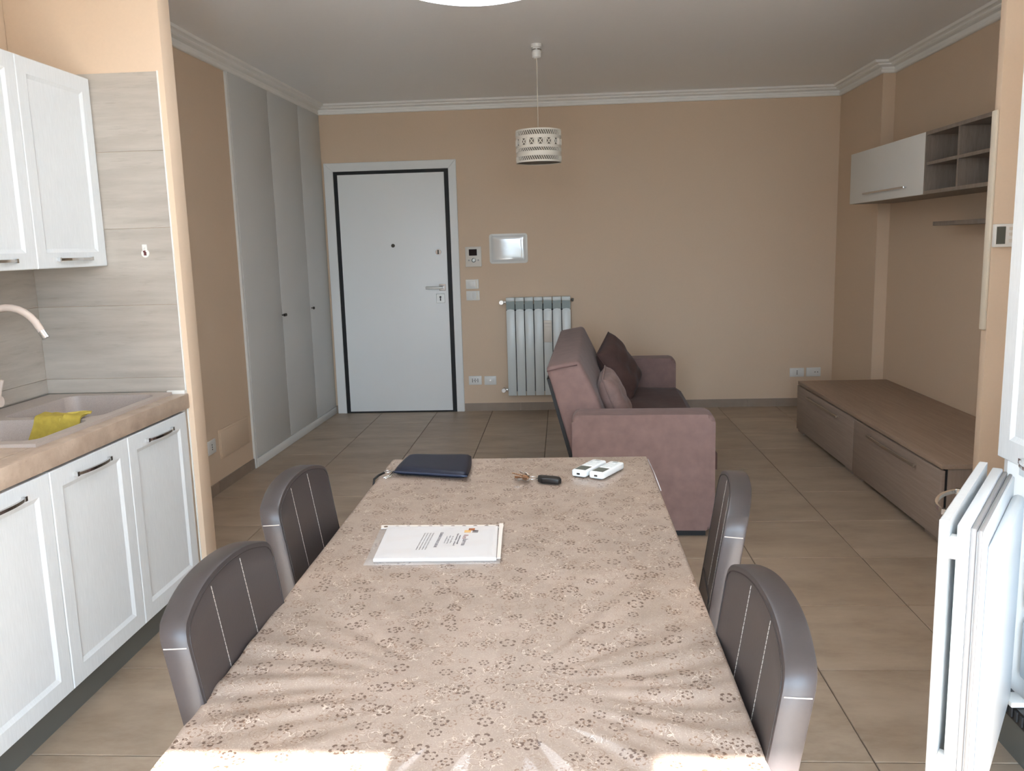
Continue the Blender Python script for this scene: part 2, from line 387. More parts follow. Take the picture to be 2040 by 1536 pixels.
# skirting in tile pieces
def skirting(name, a, b, nrm, piece=.5):
    root = struct(name, (a[0], a[1], 0)); A, B = Vector(a), Vector(b); L = (B-A).length; t = (B-A)/L; s = 0
    ang = math.atan2(t.y, t.x)
    while s < L-.02:
        e = min(s+piece, L)
        sg = 1 if Vector((-t.y, t.x)).dot(Vector(nrm)) > 0 else -1
        o = bx('skirting_tile', s+.001, e-.001, 0, .009*sg, 0, .07, SKIRT, root); o.rotation_euler = (0, 0, ang); s = e
    return root
skirting('baseboard_back', (-.895, D), (2.33, D), (0, -1))
skirting('baseboard_back_corner', (-2.083, D), (-2.051, D), (0, -1))
skirting('baseboard_left', (-2.15, 3.49), (-2.15, 5.0), (1, 0))
skirting('baseboard_left_end', (-2.15, 5.0), (-2.1352, 5.57), (1, 0))
skirting('baseboard_right', (2.33, 6.566), (2.33, D), (-1, 0))
skirting('baseboard_partition', (-1.533, 3.385), (-1.533, 3.49), (1, 0))

# ------------------------------------------------------------------ entrance door
dr = struct('door_1', (-1.467, D, 0))
X = lambda v: v+1.467
def casing(pts, y0, y1, m, name, parent):
    bm = bm_new(); prism(bm, pts, 'y', y0, y1, .003, 1); return mobj(name, bm, m, parent)
o0, o1, oz, i0, i1, iz = X(-2.049), X(-.897), 2.204, X(-1.970), X(-.965), 2.131
casing([(o0, 0), (i0, 0), (i0, iz), (o0, oz)], -.022, 0, WHITE, 'casing', dr)
casing([(o1, 0), (i1, 0), (i1, iz), (o1, oz)], -.022, 0, WHITE, 'casing', dr)
casing([(o0, oz), (i0, iz), (i1, iz), (o1, oz)], -.022, 0, WHITE, 'casing', dr)
bm = bm_new(); g0, g1, gz = X(-1.935), X(-1.004), 2.102
box(bm, i0, g0, -.012, 0, 0, iz); box(bm, g1, i1, -.012, 0, 0, iz); box(bm, g0, g1, -.012, 0, gz, iz); box(bm, g0, g1, -.012, 0, 0, .014)
mobj('door_frame', bm, BLACK, dr)
leaf = bx('door_leaf', g0, g1, -.016, 0, .014, gz, DOORW, dr, bev=.002)
bm = bm_new(); lathe(bm, [(.016, -.024), (.016, -.016)], (X(-1.474), 0, 1.487), 20, 'y'); mobj('peephole', bm, DKMETAL, leaf)
bm = bm_new(); lathe(bm, [(.022, -.030), (.026, -.024), (.026, -.016)], (X(-1.077), 0, 1.422), 24, 'y'); lk = mobj('upper_lock', bm, CHROME, leaf)
bm = bm_new(); box(bm, X(-1.085), X(-1.069), -.036, -.030, 1.404, 1.440); mobj('thumb_turn', bm, DKMETAL, leaf)
bm = bm_new(); box(bm, X(-1.083), X(-1.025), -.024, -.016, 1.086, 1.144, .003); mobj('handle_rose', bm, CHROME, leaf)
bm = bm_new(); tube(bm, [(X(-1.052), -.022, 1.115), (X(-1.052), -.066, 1.115)], .009); box(bm, X(-1.195), X(-1.040), -.078, -.062, 1.104, 1.125, .003); mobj('door_handle', bm, STEEL, leaf)
bm = bm_new(); box(bm, X(-1.112), X(-1.037), -.022, -.016, .978, 1.060, .003); mobj('key_plate', bm, mat('satin_plate', (196, 198, 196), .3, .6), leaf)
bm = bm_new(); lathe(bm, [(.009, -.026), (.009, -.022)], (X(-1.075), 0, 1.030), 14, 'y'); box(bm, X(-1.080), X(-1.070), -.025, -.022, .997, 1.02); mobj('keyhole', bm, HOLE, leaf)

# ------------------------------------------------------------------ built-in wardrobe
WR = -math.atan2(.065-.0152, 7.509-5.58)
wd = thing('built_in_wardrobe', 'tall grey-white built-in wardrobe with three flush doors on the left wall', 'wardrobe', (-2.138, 5.575, 0), WR)
ZT = 2.612; L = 1.928
fr = bm_new(); box(fr, 0, .018, 0, .03, 0, ZT); mobj('side_frame', fr, WHITE, wd)
bx('plinth', 0, .022, .03, L, 0, .062, WHITE, wd, bev=.004)
bx('backing', 0, .004, .03, L, .062, ZT, DKMETAL, wd)
ys = [(.031, .712), (.716, 1.375), (1.379, L)]
kn = [.700, .728, 1.40]
for (a, b), ky in zip(ys, kn):
    d = bx('wardrobe_door', .004, .020, a, b, .066, ZT-.002, WARD, wd, bev=.0015)
    bm = bm_new(); lathe(bm, [(.004, .020), (.004, .032), (.011, .036), (.011, .046), (.008, .049)], (0, ky, .995), 14, 'x'); mobj('knob', bm, DKMETAL, d, True, True)

# ------------------------------------------------------------------ wall fittings
def plate_y(name, label, cat, x0, x1, z0, z1, t=.011, m=PLAST, group=None, r=.004):
    """fitting on the back wall; local origin at its centre on the wall"""
    cx, cz = (x0+x1)/2, (z0+z1)/2
    t_ = thing(name, label, cat, (cx, D, cz), 0, group)
    bm = bm_new(); prism(bm, rrect(x0-cx, x1-cx, z0-cz, z1-cz, r, 3), 'y', -t, 0, .0025, 2, False); mobj('plate', bm, m, t_, True, True)
    return t_
kp = plate_y('alarm_keypad', 'white square control panel with brown screen and round dial beside the entrance door', 'control panel', -.842, -.702, 1.286, 1.459, .022, PLAST2)
bx('screen', -.038, .032, -.0235, -.021, .010, .065, DARKSCR, kp)
bm = bm_new(); lathe(bm, [(.020, -.022), (.020, -.027), (.013, -.029), (.012, -.026)], (.002, 0, -.030), 24, 'y'); mobj('dial', bm, mat('silver_dial', (150, 150, 146), .3, .6), kp, True, True)
for sx in (-.040, .042):
    bm = bm_new(); lathe(bm, [(.007, -.022), (.007, -.025)], (sx, 0, -.030), 12, 'y'); mobj('button', bm, mat('grey_button', (160, 158, 152), .4), kp)
fb = thing('fuse_box_cover', 'shiny white rounded rectangular fuse box cover on the back wall above the radiator', 'fuse box', (-.464, D, 1.435))
bm = bm_new(); prism(bm, rrect(-.166, .166, -.128, .128, .022, 5), 'y', -.012, 0, .004, 2, False); mobj('frame', bm, PLAST, fb, True, True)
# gently dished glossy door
bm = bm_new(); N = 24; grid = []
for i in range(N+1):
    row = []
    for j in range(N+1):
        u, v = i/N*2-1, j/N*2-1
        e = max(abs(u), abs(v))
        y = -.018+.006*e**8 + .0012*math.sin(5*u+3*v*u)*max(0, u)*max(0, .5-v)
        row.append(bm.verts.new((u*.150, y, v*.112)))
    grid.append(row)
for i in range(N):
    for j in range(N): bm.faces.new((grid[i][j], grid[i+1][j], grid[i+1][j+1], grid[i][j+1]))
ext = bmesh.ops.extrude_face_region(bm, geom=bm.faces[:])
for v in ext['geom']:
    if isinstance(v, bmesh.types.BMVert): v.co.y = -.008
mobj('door', bm, mat('gloss_white', (222, 222, 218), .06, coat=1.0), fb, True, True)
sw = plate_y('light_switch', 'white single-rocker light switch, the upper of two by the entrance door', 'switch', -.848, -.735, 1.094, 1.176, group='switch plates')
bx('rocker', -.037, .019, -.0145, -.010, -.024, .024, PLAST, sw, bev=.0015)
bx('side_lamp', .030, .050, -.0130, -.010, -.034, .034, mat('ivory_plastic', (240, 234, 220), .25), sw, bev=.001)
sw = plate_y('light_switch', 'white two-rocker light switch, the lower of two by the entrance door', 'switch', -.847, -.730, .993, 1.075, group='switch plates')
bx('rocker', -.037, -.002, -.0145, -.010, -.024, .024, PLAST, sw, bev=.0015); bx('rocker', 0, .019, -.0155, -.010, -.024, .024, PLAST, sw, bev=.0015)
bx('side_lamp', .030, .052, -.0130, -.010, -.034, .034, MATS['ivory_plastic'], sw, bev=.001)
def socket(label, x0, x1, z0, z1, kind):
    s = plate_y('wall_socket', label, 'socket', x0, x1, z0, z1)
    bx('insert', -.036, .036, -.0135, -.010, -.023, .023, PLAST, s, bev=.001)
    hs = {'schuko': [(-.024, -.012), (-.024, 0), (-.024, .012), (.024, -.012), (.024, 0), (.024, .012), (-.007, 0), (.007, 0), (0, .012), (0, -.012)], 'aerial': [(0, 0)], 'three': [(0, -.013), (0, 0), (0, .013)], 'two': [(.012, 0), (.034, 0)]}[kind]
    for hx, hz in hs:
        bm = bm_new(); lathe(bm, [(.0042 if kind != 'aerial' else .007, -.0148), (.0042 if kind != 'aerial' else .007, -.0125)], (hx, 0, hz), 10, 'y'); mobj('socket_hole', bm, HOLE if kind != 'aerial' else STEEL, s)
    return s
socket('white power socket with many holes low on the wall next to the entrance door', -.852, -.737, .240, .319, 'schuko')
socket('white aerial socket low on the wall left of the radiator', -.712, -.606, .237, .316, 'aerial')
socket('white three-hole socket, the left of two above the low television bench', 1.968, 2.090, .260, .337, 'three')
socket('white two-hole socket, the right of two above the low television bench', 2.110, 2.232, .261, .339, 'two')
# on the left wall
LWX = lambda y: -2.15 if y < 5 else -2.15+.065*(y-5)/(D-5)
ap = thing('access_panel', 'cream painted access panel low on the left wall beside the wardrobe', 'access panel', (-2.1435, 5.29, .288), -math.atan2(.065, D-5))
bx('panel_frame', -.002, .006, -.232, .232, -.092, .092, WALL, ap, bev=.002)
bx('panel_door', .004, .009, -.218, .218, -.080, .080, WALL, ap, bev=.002)
so = thing('wall_socket', 'small white socket low on the left wall beside the cream access panel', 'socket', (-2.15, 4.93, .305))
bx('plate', 0, .012, -.058, .058, -.042, .042, PLAST, so, bev=.003)
for z in (-.014, 0, .014):
    bm = bm_new(); lathe(bm, [(.004, .011), (.004, .0135)], (0, 0, z), 10, 'x'); mobj('socket_hole', bm, HOLE, so)
# thermostat on the right partition, seen face on
th = thing('wall_thermostat', 'white wall thermostat with dark screen on the right-hand wall end', 'thermostat', (1.714, 3.455, 1.449))
bx('case', -.052, .095, -.024, 0, -.044, .044, PLAST, th, bev=.004)
bx('screen', -.046, -.013, -.0255, -.023, -.032, .034, GREYSCR, th)
for z in (-.020, .004, .026): bx('button', 0, .014, -.0255, -.023, z-.006, z+.006, PLAST2, th, bev=.001)
bx('sub_panel', .022, .085, -.0255, -.023, -.034, .034, PLAST2, th, bev=.001)
ep = thing('slim_wall_panel', 'slim pale vertical panel on the end of the right-hand wall beside the hanging shelf', 'panel', (1.664, 3.45, 1.50))
bx('board', -.010, 0, .007, .048, -.417, .420, mat('pale_panel', (226, 214, 194), .5), ep, bev=.003)

# ------------------------------------------------------------------ radiator
rd = thing('radiator', 'white seven-section aluminium radiator on the back wall behind the sofa', 'radiator', (-.215, D, .152))
for i in range(7):
    x0 = -.281+i*.0806; s = bm_new()
    box(s, x0+.003, x0+.0776, -.110, -.100, 0, .745, .003)
    box(s, x0+.010, x0+.071, -.100, -.035, .012, .840, .003)
    pts = [(x0+.003, .745), (x0+.0776, .745), (x0+.066, .757), (x0+.040, .762), (x0+.015, .757)]
    prism(s, pts, 'y', -.110, -.100)
    box(s, x0+.002, x0+.0786, -.106, -.030, .828, .862, .006)
    sec = mobj('section', s, RADM, rd, True, True)
    g = bm_new()
    box(g, x0+.004, x0+.0766, -.103, -.096, .757, .828)
    for q in range(7): box(g, x0+.006+q*.0102, x0+.010+q*.0102, -.107, -.103, .765, .824)
    mobj('grille', g, RADG, sec)
bm = bm_new(); box(bm, -.279, .279, -.060, -.040, .03, .80); mobj('gap_shade_slab', bm, HOLE, rd)  # near-black slab painting the shade in the gaps between sections
for z, nm in ((.822, 'thermostatic_valve'), (.050, 'return_valve')):
    v = bm_new(); tube(v, [(-.283, -.07, z), (-.300, -.07, z)], .012); tube(v, [(-.300, -.07, z), (-.318, -.07, z)], .009)
    tube(v, [(-.318, 0, z), (-.318, -.07, z)], .009); lathe(v, [(.019, -.125), (.021, -.118), (.020, -.085), (.012, -.07)], (-.318, 0, z), 16, 'y')
    mobj(nm, v, mat('valve_white', (216, 208, 200), .3, .4), rd, True, True)
v = bm_new(); tube(v, [(.283, -.07, .830), (.305, -.07, .830)], .010); tube(v, [(.300, -.085, .838), (.300, -.055, .822)], .009); mobj('bleed_valve', v, STEEL, rd, True)
hm = bm_new(); box(hm, .045, .115, -.122, -.110, .470, .660, .004); box(hm, .050, .110, -.126, -.122, .630, .650, .002); box(hm, .050, .110, -.126, -.122, .600, .618, .002); mobj('heat_meter', hm, PLAST2, rd, True, True)

# ------------------------------------------------------------------ ceiling lights
pl = thing('pendant_lamp', 'white pierced drum pendant lamp hanging on a thin cable', 'pendant lamp', (-.136, 5.57, 0))
bm = bm_new(); lathe(bm, [(.034, CZ), (.034, CZ-.020), (.026, CZ-.022), (.026, CZ-.044), (.031, CZ-.046), (.029, CZ-.078), (.018, CZ-.086)], (0, 0, 0), 24); mobj('canopy', bm, PLAST, pl, True, True)
bm = bm_new(); torus(bm, (0, 0, CZ-.033), .0265, .0045, n=24); mobj('chrome_ring', bm, CHROME, pl, True)
bm = bm_new(); tube(bm, [(0, 0, CZ-.08), (0, 0, 2.10)], .0022, 6); mobj('cable', bm, mat('cable_cream', (214, 204, 188), .6), pl)
bm = bm_new(); lathe(bm, [(.020, 2.11), (.022, 2.10), (.022, 2.05), (.016, 2.045)], (0, 0, 0), 16); mobj('bulb_holder', bm, PLAST, pl, True, True)
SHZ0, SHZ1, SHR = 1.972, 2.172, .1425
SHM = mat('shade_white', (226, 218, 204), .6)
sh = bm_new()
def ring(z0, z1, r0=SHR-.002, r1=SHR): lathe(sh, [(r1, z0), (r1, z1), (r0, z1), (r0, z0)], (0, 0, 0), 64, close=True)
for a, b in ((0, .012), (.036, .066), (.096, .104), (.142, .150), (.086, .096), (.150, .163), (.190, .200)): ring(SHZ0+a, SHZ0+b)
def slat(a0, z0, a1, z1, w=.0042, r=SHR-.001):
    """thin bar on the drum from (angle, z) to (angle, z)"""
    p0 = Vector((r*math.cos(a0), r*math.sin(a0), SHZ0+z0)); p1 = Vector((r*math.cos(a1), r*math.sin(a1), SHZ0+z1)); tube(sh, [p0, p1], w/2, 5, False)
for k in range(60):
    a = 2*PI*k/60; da = 2*PI/60
    for z0, z1 in ((.012, .036), (.066, .086), (.163, .190)): slat(a+da*.9, z0, a, z1, .0058)
for k in range(16):
    a = 2*PI*k/16; da = 2*PI/16
    slat(a, .104, a+da*.55, .142, .0065); slat(a+da*.55, .104, a, .142, .0065)
    slat(a+da*.62, .104, a+da*.62, .142, .010); slat(a+da*.78, .104, a+da*.78, .142, .008); slat(a+da*.93, .104, a+da*.93, .142, .010)
mobj('shade', sh, SHM, pl)
bm = bm_new(); lathe(bm, [(SHR-.006, SHZ0+.004), (SHR-.006, SHZ1-.004), (SHR-.008, SHZ1-.004), (SHR-.008, SHZ0+.004)], (0, 0, 0), 48, close=True)
mobj('shade_lining', bm, mat('shade_lining', (112, 102, 90), .8), pl, True, True)
bm = bm_new()
for k in range(3):
    a = 2*PI*k/3; tube(bm, [(0, 0, 2.10), (SHR*math.cos(a), SHR*math.sin(a), 2.12)], .0018, 6)
mobj('spider', bm, STEEL, pl)
cl = thing('ceiling_lamp', 'large round white hanging lamp, lit, partly cut off by the top of the picture', 'ceiling lamp', (-.302, 3.27, 0))
LZ = 2.40
bm = bm_new(); lathe(bm, [(.06, CZ), (.06, CZ-.025), (.012, CZ-.035), (.010, LZ+.10)], (0, 0, 0), 24); mobj('stem', bm, WHITE, cl, True, True)
bm = bm_new(); lathe(bm, [(.02, LZ+.105), (.12, LZ+.10), (.25, LZ+.075), (.285, LZ+.045), (.29, LZ+.015), (.28, LZ), (.22, LZ-.018), (.10, LZ-.028), (.02, LZ-.03)], (0, 0, 0), 48); mobj('diffuser', bm, LAMPE, cl, True)

# ------------------------------------------------------------------ kitchen on the left
def shaker(name, w, h, t, m, parent, frame=.058, axis='x'):
    """framed door lying in the local YZ plane, front at x=t; centred on y, base z=0"""
    bm = bm_new(); d = .007; b = .014; y0, y1 = -w/2, w/2; f = frame
    box(bm, 0, t-.008, y0, y1, 0, h)
    def quadring(o, i, xo, xi):
        O = [(xo, o[0], o[2]), (xo, o[1], o[2]), (xo, o[1], o[3]), (xo, o[0], o[3])]; I = [(xi, i[0], i[2]), (xi, i[1], i[2]), (xi, i[1], i[3]), (xi, i[0], i[3])]
        O = [bm.verts.new(v) for v in O]; I = [bm.verts.new(v) for v in I]
        for k in range(4): bm.faces.new((O[k], O[(k+1) % 4], I[(k+1) % 4], I[k]))
        return I
    R0 = (y0, y1, 0, h); R1 = (y0+.003, y1-.003, .003, h-.003); R2 = (y0+f, y1-f, f, h-f); R3 = (y0+f+b, y1-f-b, f+b, h-f-b)
    quadring(R0, R0, t-.008, t-.003); quadring(R0, R1, t-.003, t); quadring(R1, R2, t, t)
    I = quadring(R2, R3, t, t-d); bm.faces.new(I)
    return mobj(name, bm, m, parent)
def bow_handle(parent, L, z, x, m=CHROME, proj=.026):
    """horizontal bow handle along y on a front at x"""
    bm = bm_new(); n = 12; pts = []
    for i in range(n+1):
        u = i/n*2-1; pts.append((x+proj*(1-.55*abs(u)**2.5)-math.copysign(.004, proj), u*L/2, z))
    for i in range(n):
        a, b = pts[i], pts[i+1]
    # flat strap
    rings = []
    for px, py, pz in pts: rings.append([bm.verts.new((px+dx, py, pz+dz)) for dx, dz in ((-.003, -.006), (.003, -.0045), (.003, .0045), (-.003, .006))])
    for i in range(n):
        for k in range(4): bm.faces.new((rings[i][k], rings[i][(k+1) % 4], rings[i+1][(k+1) % 4], rings[i+1][k]))
    bm.faces.new(rings[0]); bm.faces.new(rings[-1][::-1])
    for s in (-1, 1): box(bm, min(x, x+proj*.45), max(x, x+proj*.45), s*L/2-.006, s*L/2+.006, z-.007, z+.007)
    return mobj('handle', bm, m, parent)
seams = [3.344, 2.868, 2.400, 1.932, 1.464]
blab = ['white framed base cabinet at the far end of the kitchen, next to the wall', 'white framed base cabinet under the sink, second from the wall end', 'white framed base cabinet nearest the camera, cut off by the left picture edge', 'white framed base cabinet beyond the left edge of the picture']
for i in range(4):
    y1, y0 = seams[i], seams[i+1]; cy = (y0+y1)/2; w = y1-y0
    c = thing('base_cabinet', blab[i], 'cabinet', (-1.572, cy, .128), 0, 'kitchen base cabinets')
    bm = bm_new(); h = .705
    box(bm, -.56, 0, -w/2, -w/2+.016, 0, h); box(bm, -.56, 0, w/2-.016, w/2, 0, h); box(bm, -.56, 0, -w/2+.016, w/2-.016, 0, .016); box(bm, -.56, -.55, -w/2+.016, w/2-.016, .016, h)
    mobj('body', bm, WHITE, c)
    d = shaker('door', w-.004, h-.004, .022, KIT, c); bow_handle(d, .20, .660, .022)
fp = thing('filler_panel', 'narrow grey-white filler strip between the last base cabinet and the wall end', 'filler panel', (-1.56, 3.362, 0))
bx('board', -.40, -.006, -.017, .017, .12, .835, WHITE, fp)
kp_ = thing('kitchen_plinth', 'dark grey plinth running under the white base cabinets', 'plinth', (-1.612, 2.42, 0))
bx('board', -.016, 0, -.95, .955, 0, .127, PLINTH, kp_)
wt = thing('worktop', 'beige stone-look kitchen worktop holding the sink', 'worktop', (-1.545, 2.42, .838))
WX0, WX1 = -.603, 0; SX0, SX1, SY0, SY1 = -.545, -.075, .05, .905      # sink cut-out, local
bm = bm_new()
box(bm, WX0, SX0, -.96, .958, 0, .062); box(bm, SX1, WX1, -.96, .958, 0, .062, .004); box(bm, SX0, SX1, -.96, SY0, 0, .062); box(bm, SX0, SX1, SY1, .958, 0, .062)
mobj('slab', bm, WORK, wt, True, True)
us = thing('upstand_profile', 'thin silver sealing profile where the worktop meets the tiled wall', 'profile', (-1.56, 3.378, .900))
bx('strip', -.58, 0, -.012, 0, 0, .010, STEEL, us, bev=.002); bx('end_cap', -.07, .006, -.016, 0, -.001, .014, PLAST, us, bev=.002)
us2 = thing('upstand_profile', 'thin silver sealing profile along the back of the worktop behind the tap', 'profile', (-2.145, 2.42, .900))
bx('strip', 0, .014, -.95, .945, 0, .012, STEEL, us2, bev=.002)
# sink with two bowls
sk = thing('kitchen_sink', 'speckled beige granite double-bowl sink set into the worktop', 'sink', (-1.60, 2.43, .900))
def bowl(x0, x1, y0, y1, zb, name, r=.05):
    top = rrect(x0, x1, y0, y1, r, 5); bot = rrect(x0+.025, x1-.025, y0+.025, y1-.025, r, 5); bm = bm_new()
    A = [bm.verts.new((*p, .0105)) for p in top]; B = [bm.verts.new((*p, zb+.02)) for p in bot]; Cc = [bm.verts.new((p[0]*.9+(x0+x1)/2*.1, p[1]*.9+(y0+y1)/2*.1, zb)) for p in bot]; n = len(A)
    for a, b in ((A, B), (B, Cc)):
        for k in range(n): bm.faces.new((a[k], a[(k+1) % n], b[(k+1) % n], b[k]))
    bm.faces.new(Cc)
    o = mobj(name, bm, SINKIN, sk, True, True)
    # drain
    d = bm_new(); lathe(d, [(.045, zb+.001), (.045, zb+.004), (.03, zb+.004), (.025, zb+.002)], ((x0+x1)/2, (y0+y1)/2, 0), 20); mobj('drain', d, CHROME, o, True, True)
    return top
b1 = (-.40, -.035, .045, .375, -.17); b2 = (-.40, -.035, .425, .865, -.19)
# rim plate with two openings: build with strips
bm = bm_new()
RX0, RX1, RY0, RY1 = -.515, 0, 0, .915
t1 = rrect(b1[0], b1[1], b1[2], b1[3], .05, 5); t2 = rrect(b2[0], b2[1], b2[2], b2[3], .05, 5)
def plate_with_hole(X0, X1, Y0, Y1, hole, z0, z1):
    # hole pts start at angle 0 of the +x+y corner, counter-clockwise; corners of the outer rect joined by quadrants
    n = len(hole)//4; oc = [(X1, Y1), (X0, Y1), (X0, Y0), (X1, Y0)]
    H = [bm.verts.new((*p, z1)) for p in hole]; O = [bm.verts.new((*p, z1)) for p in oc]
    for q in range(4):
        for i in range(n-1): bm.faces.new((O[q], H[q*n+i+1], H[q*n+i]))
        bm.faces.new((O[q], O[(q+1) % 4], H[((q+1)*n) % len(H)], H[q*n+n-1]))
    H2 = [bm.verts.new((*p, z0)) for p in hole]
    for i in range(len(H)): bm.faces.new((H[i], H[(i+1) % len(H)], H2[(i+1) % len(H)], H2[i]))
    O2 = [bm.verts.new((*p, z0)) for p in oc]
    for q in range(4): bm.faces.new((O[q], O[(q+1) % 4], O2[(q+1) % 4], O2[q]))
plate_with_hole(RX0, RX1, RY0, .400, t1, .0, .011); plate_with_hole(RX0, RX1, .400, RY1, t2, .0, .011)
mobj('rim', bm, GRAN, sk)
bowl(*b1, 'bowl'); bowl(*b2, 'bowl')
# tap
tp = thing('kitchen_tap', 'beige swan-neck kitchen tap with chrome tip and side lever', 'tap', (-2.045, 2.85, .911))
bm = bm_new(); lathe(bm, [(.027, 0), (.027, .008), (.023, .012), (.023, .085), (.020, .09)], (0, 0, 0), 20); mobj('body', bm, GRAN, tp, True, True)
pts = [(0, 0, .09), (0, 0, .24)]
cxr = .1225; zr = .26
for i in range(15): a = PI-PI*i/14*.86; pts.append((cxr+cxr*math.cos(a), 0, zr+cxr*1.05*math.sin(a)))
e = Vector(pts[-1]); d_ = (e-Vector(pts[-2])).normalized()
bm = bm_new(); tube(bm, pts+[tuple(e+d_*.012)], .0125, 12); mobj('spout', bm, mat('beige_tap', (206, 190, 178), .4), tp, True, True)
bm = bm_new(); tube(bm, [e+d_*.012, e+d_*.040], .0128, 14); mobj('aerator', bm, CHROME, tp, True, True)
bm = bm_new(); tube(bm, [(.018, 0, .055), (.060, 0, .060)], .021, 14); tube(bm, [(.052, 0, .07), (.075, 0, .135)], [.008, .006], 10); mobj('lever', bm, MATS['beige_tap'], tp, True, True)
bm = bm_new(); torus(bm, (.030, 0, .057), .0213, .002, 'x', 18, 6); mobj('lever_ring', bm, DKMETAL, tp)
# yellow dish cloth draped over the divider into the near bowl
yc = thing('dish_cloth', 'yellow dish cloth with a hanging loop draped over the sink divider', 'cloth', (-1.76, 2.825, .9125))
bm = bm_new(); NX, NS = 14, 22; g = []
for i in range(NX+1):
    u = i/NX; row = []
    for j in range(NS+1):
        s = j/NS*.19
        if s < .055: y, z = .040-s, .004
        elif s < .08: a = (s-.055)/.025*PI/2; y, z = -.015-.016*math.sin(a), .004-.016*(1-math.cos(a))
        else: y, z = -.031-(s-.08)*.22, -.012-(s-.08)*.97
        wv = .004*math.sin(u*9+s*30)+.003*math.sin(u*23-s*12)
        row.append(bm.verts.new((-.085+.165*u+.012*math.sin(s*25), y-abs(wv)*.6, z+max(wv, 0)+.002)))
    g.append(row)
for i in range(NX):
    for j in range(NS): bm.faces.new((g[i][j], g[i+1][j], g[i+1][j+1], g[i][j+1]))
ext = bmesh.ops.extrude_face_region(bm, geom=bm.faces[:])
for v in ext['geom']:
    if isinstance(v, bmesh.types.BMVert): v.co += Vector((.001, -.004, .006))
mobj('fabric', bm, YELLOW, yc, True, True)
bm = bm_new(); tube(bm, [(.02, -.038, -.07), (.02, -.034, .004), (.03, 0, .016), (.07, .03, .016), (.095, .034, .014), (.10, .02, .013), (.075, .012, .012)], .0035, 8); mobj('hanging_loop', bm, mat('yellow_binding', (184, 164, 74), .8), yc, True)
# wall cabinets
useam = [3.376, 2.912, 2.445, 1.978]
ulab = ['white framed wall cabinet nearest the tiled end wall', 'white framed wall cabinet cut off by the left picture edge', 'white framed wall cabinet beyond the left edge of the picture']
for i in range(3):
    y1, y0 = useam[i], useam[i+1]; w = y1-y0
    c = thing('wall_cabinet', ulab[i], 'cabinet', (-1.852, (y0+y1)/2, 1.427), 0, 'kitchen wall cabinets')
    bx('body', -.292, -.001, -w/2+.001, w/2-.001, 0, .722, WHITE, c)
    d = shaker('door', w-.003, .722, .022, KIT, c, .056); bow_handle(d, .215, .031, .022)
# sticker hook on the tile
hk = thing('adhesive_hook', 'tiny white adhesive hook with a dark red motif on the tiled wall', 'hook', (-1.672, 3.380, 1.48))
bm = bm_new(); lathe(bm, [(.0165, -.003), (.0165, 0)], (.001, 0, -.008), 20, 'y'); box(bm, -.010, .010, -.003, 0, .006, .028, .001); mobj('base', bm, PLAST, hk)
bm = bm_new(); box(bm, -.004, .006, -.0045, -.003, -.016, -.002); box(bm, -.007, .003, -.0045, -.003, -.003, .004); mobj('motif', bm, mat('maroon', (96, 44, 44), .5), hk)
bm = bm_new(); tube(bm, [(0, -.003, .014), (0, -.010, .010), (0, -.013, .003)], .002, 6); mobj('peg', bm, PLAST, hk)

# ------------------------------------------------------------------ tall fridge unit on the right
FX = 1.20
fu = thing('fridge_unit', 'tall white framed fridge unit at the right edge with its lower door ajar', 'fridge', (FX, 2.385, 0))
bm = bm_new()
box(bm, .02, .60, -.597, -.580, .13, 2.20); box(bm, .02, .60, -.017, 0, .13, 2.20); box(bm, .02, .60, -.580, -.017, 2.18, 2.20); box(bm, .58, .60, -.580, -.017, .13, 2.18); box(bm, .02, .58, -.580, -.017, .846, .866)
mobj('cabinet', bm, WHITE, fu)
bx('plinth', .045, .060, -.597, 0, 0, .125, PLINTH, fu)
bx('compartment_top', .05, .55, -.575, -.022, .80, .846, FRIDGE, fu)
fz = bx('freezer_body', .40, .575, -.575, -.022, .18, .80, FRIDGE, fu)
for z0 in (.215, .415, .610): bx('freezer_drawer', .075, .40, -.555, -.045, z0, z0+.17, mat('ice_plastic', (208, 222, 232), .25), fu, bev=.008)
bm = bm_new(); box(bm, .02, .06, -.575, -.022, .132, .175)
mobj('vent_grille', bm, BLKPL, fu)
bm = bm_new()
for q in range(20): box(bm, .016, .022, -.565+q*.027, -.553+q*.027, .140, .168)
mobj('grille_bars', bm, mat('dark_grey_plastic', (52, 54, 56), .5), fu)
bx('hinge_block', .006, .05, -.150, -.090, .176, .192, PLAST, fu, bev=.003)
# upper door, closed: front faces -X, so the shaker door is turned round
ud = shaker('upper_door', .592, 1.33, .022, KIT, fu); ud.location = (.020, -.2985, .850); ud.rotation_euler = (0, 0, PI)
hu = bow_handle(ud, .20, .026, .022, CHROME, .055); hu.location = (0, -.035, 0)
# lower door, ajar: hinge at the far end
ang = math.radians(32.6)
ld = shaker('lower_door', .592, .705, .022, KIT, fu)
for v in ld.data.vertices:                          # put the hinge at the local origin; door runs to -y, front to -x
    x, y, z = v.co; v.co = (-x, y-.296, z+.128)
ld.data.flip_normals()
ld.location = (-.030, -.010, 0); ld.rotation_euler = (0, 0, -ang)
hb = bow_handle(ld, .20, .795, -.022, CHROME, -.055); hb.location = (0, -.30, 0)
bm = bm_new(); box(bm, .014, .040, -.586, -.02, .135, .826, .004); mobj('fridge_door_skin', bm, FRIDGE, ld, True, True)
bm = bm_new(); box(bm, .040, .052, -.580, -.026, .141, .820, .004); box(bm, .055, .064, -.576, -.030, .145, .816, .003); mobj('door_gasket', bm, GASKET, ld, True, True)
bm = bm_new(); box(bm, .052, .070, -.572, -.034, .150, .812, .004); box(bm, .070, .100, -.535, -.07, .190, .775, .014, 3); mobj('door_liner', bm, FRIDGE, ld, True, True)
for z in (.215, .745): bx('slide_bracket', .000, .016, -.592, -.560, z, z+.050, PLAST, ld, bev=.002)

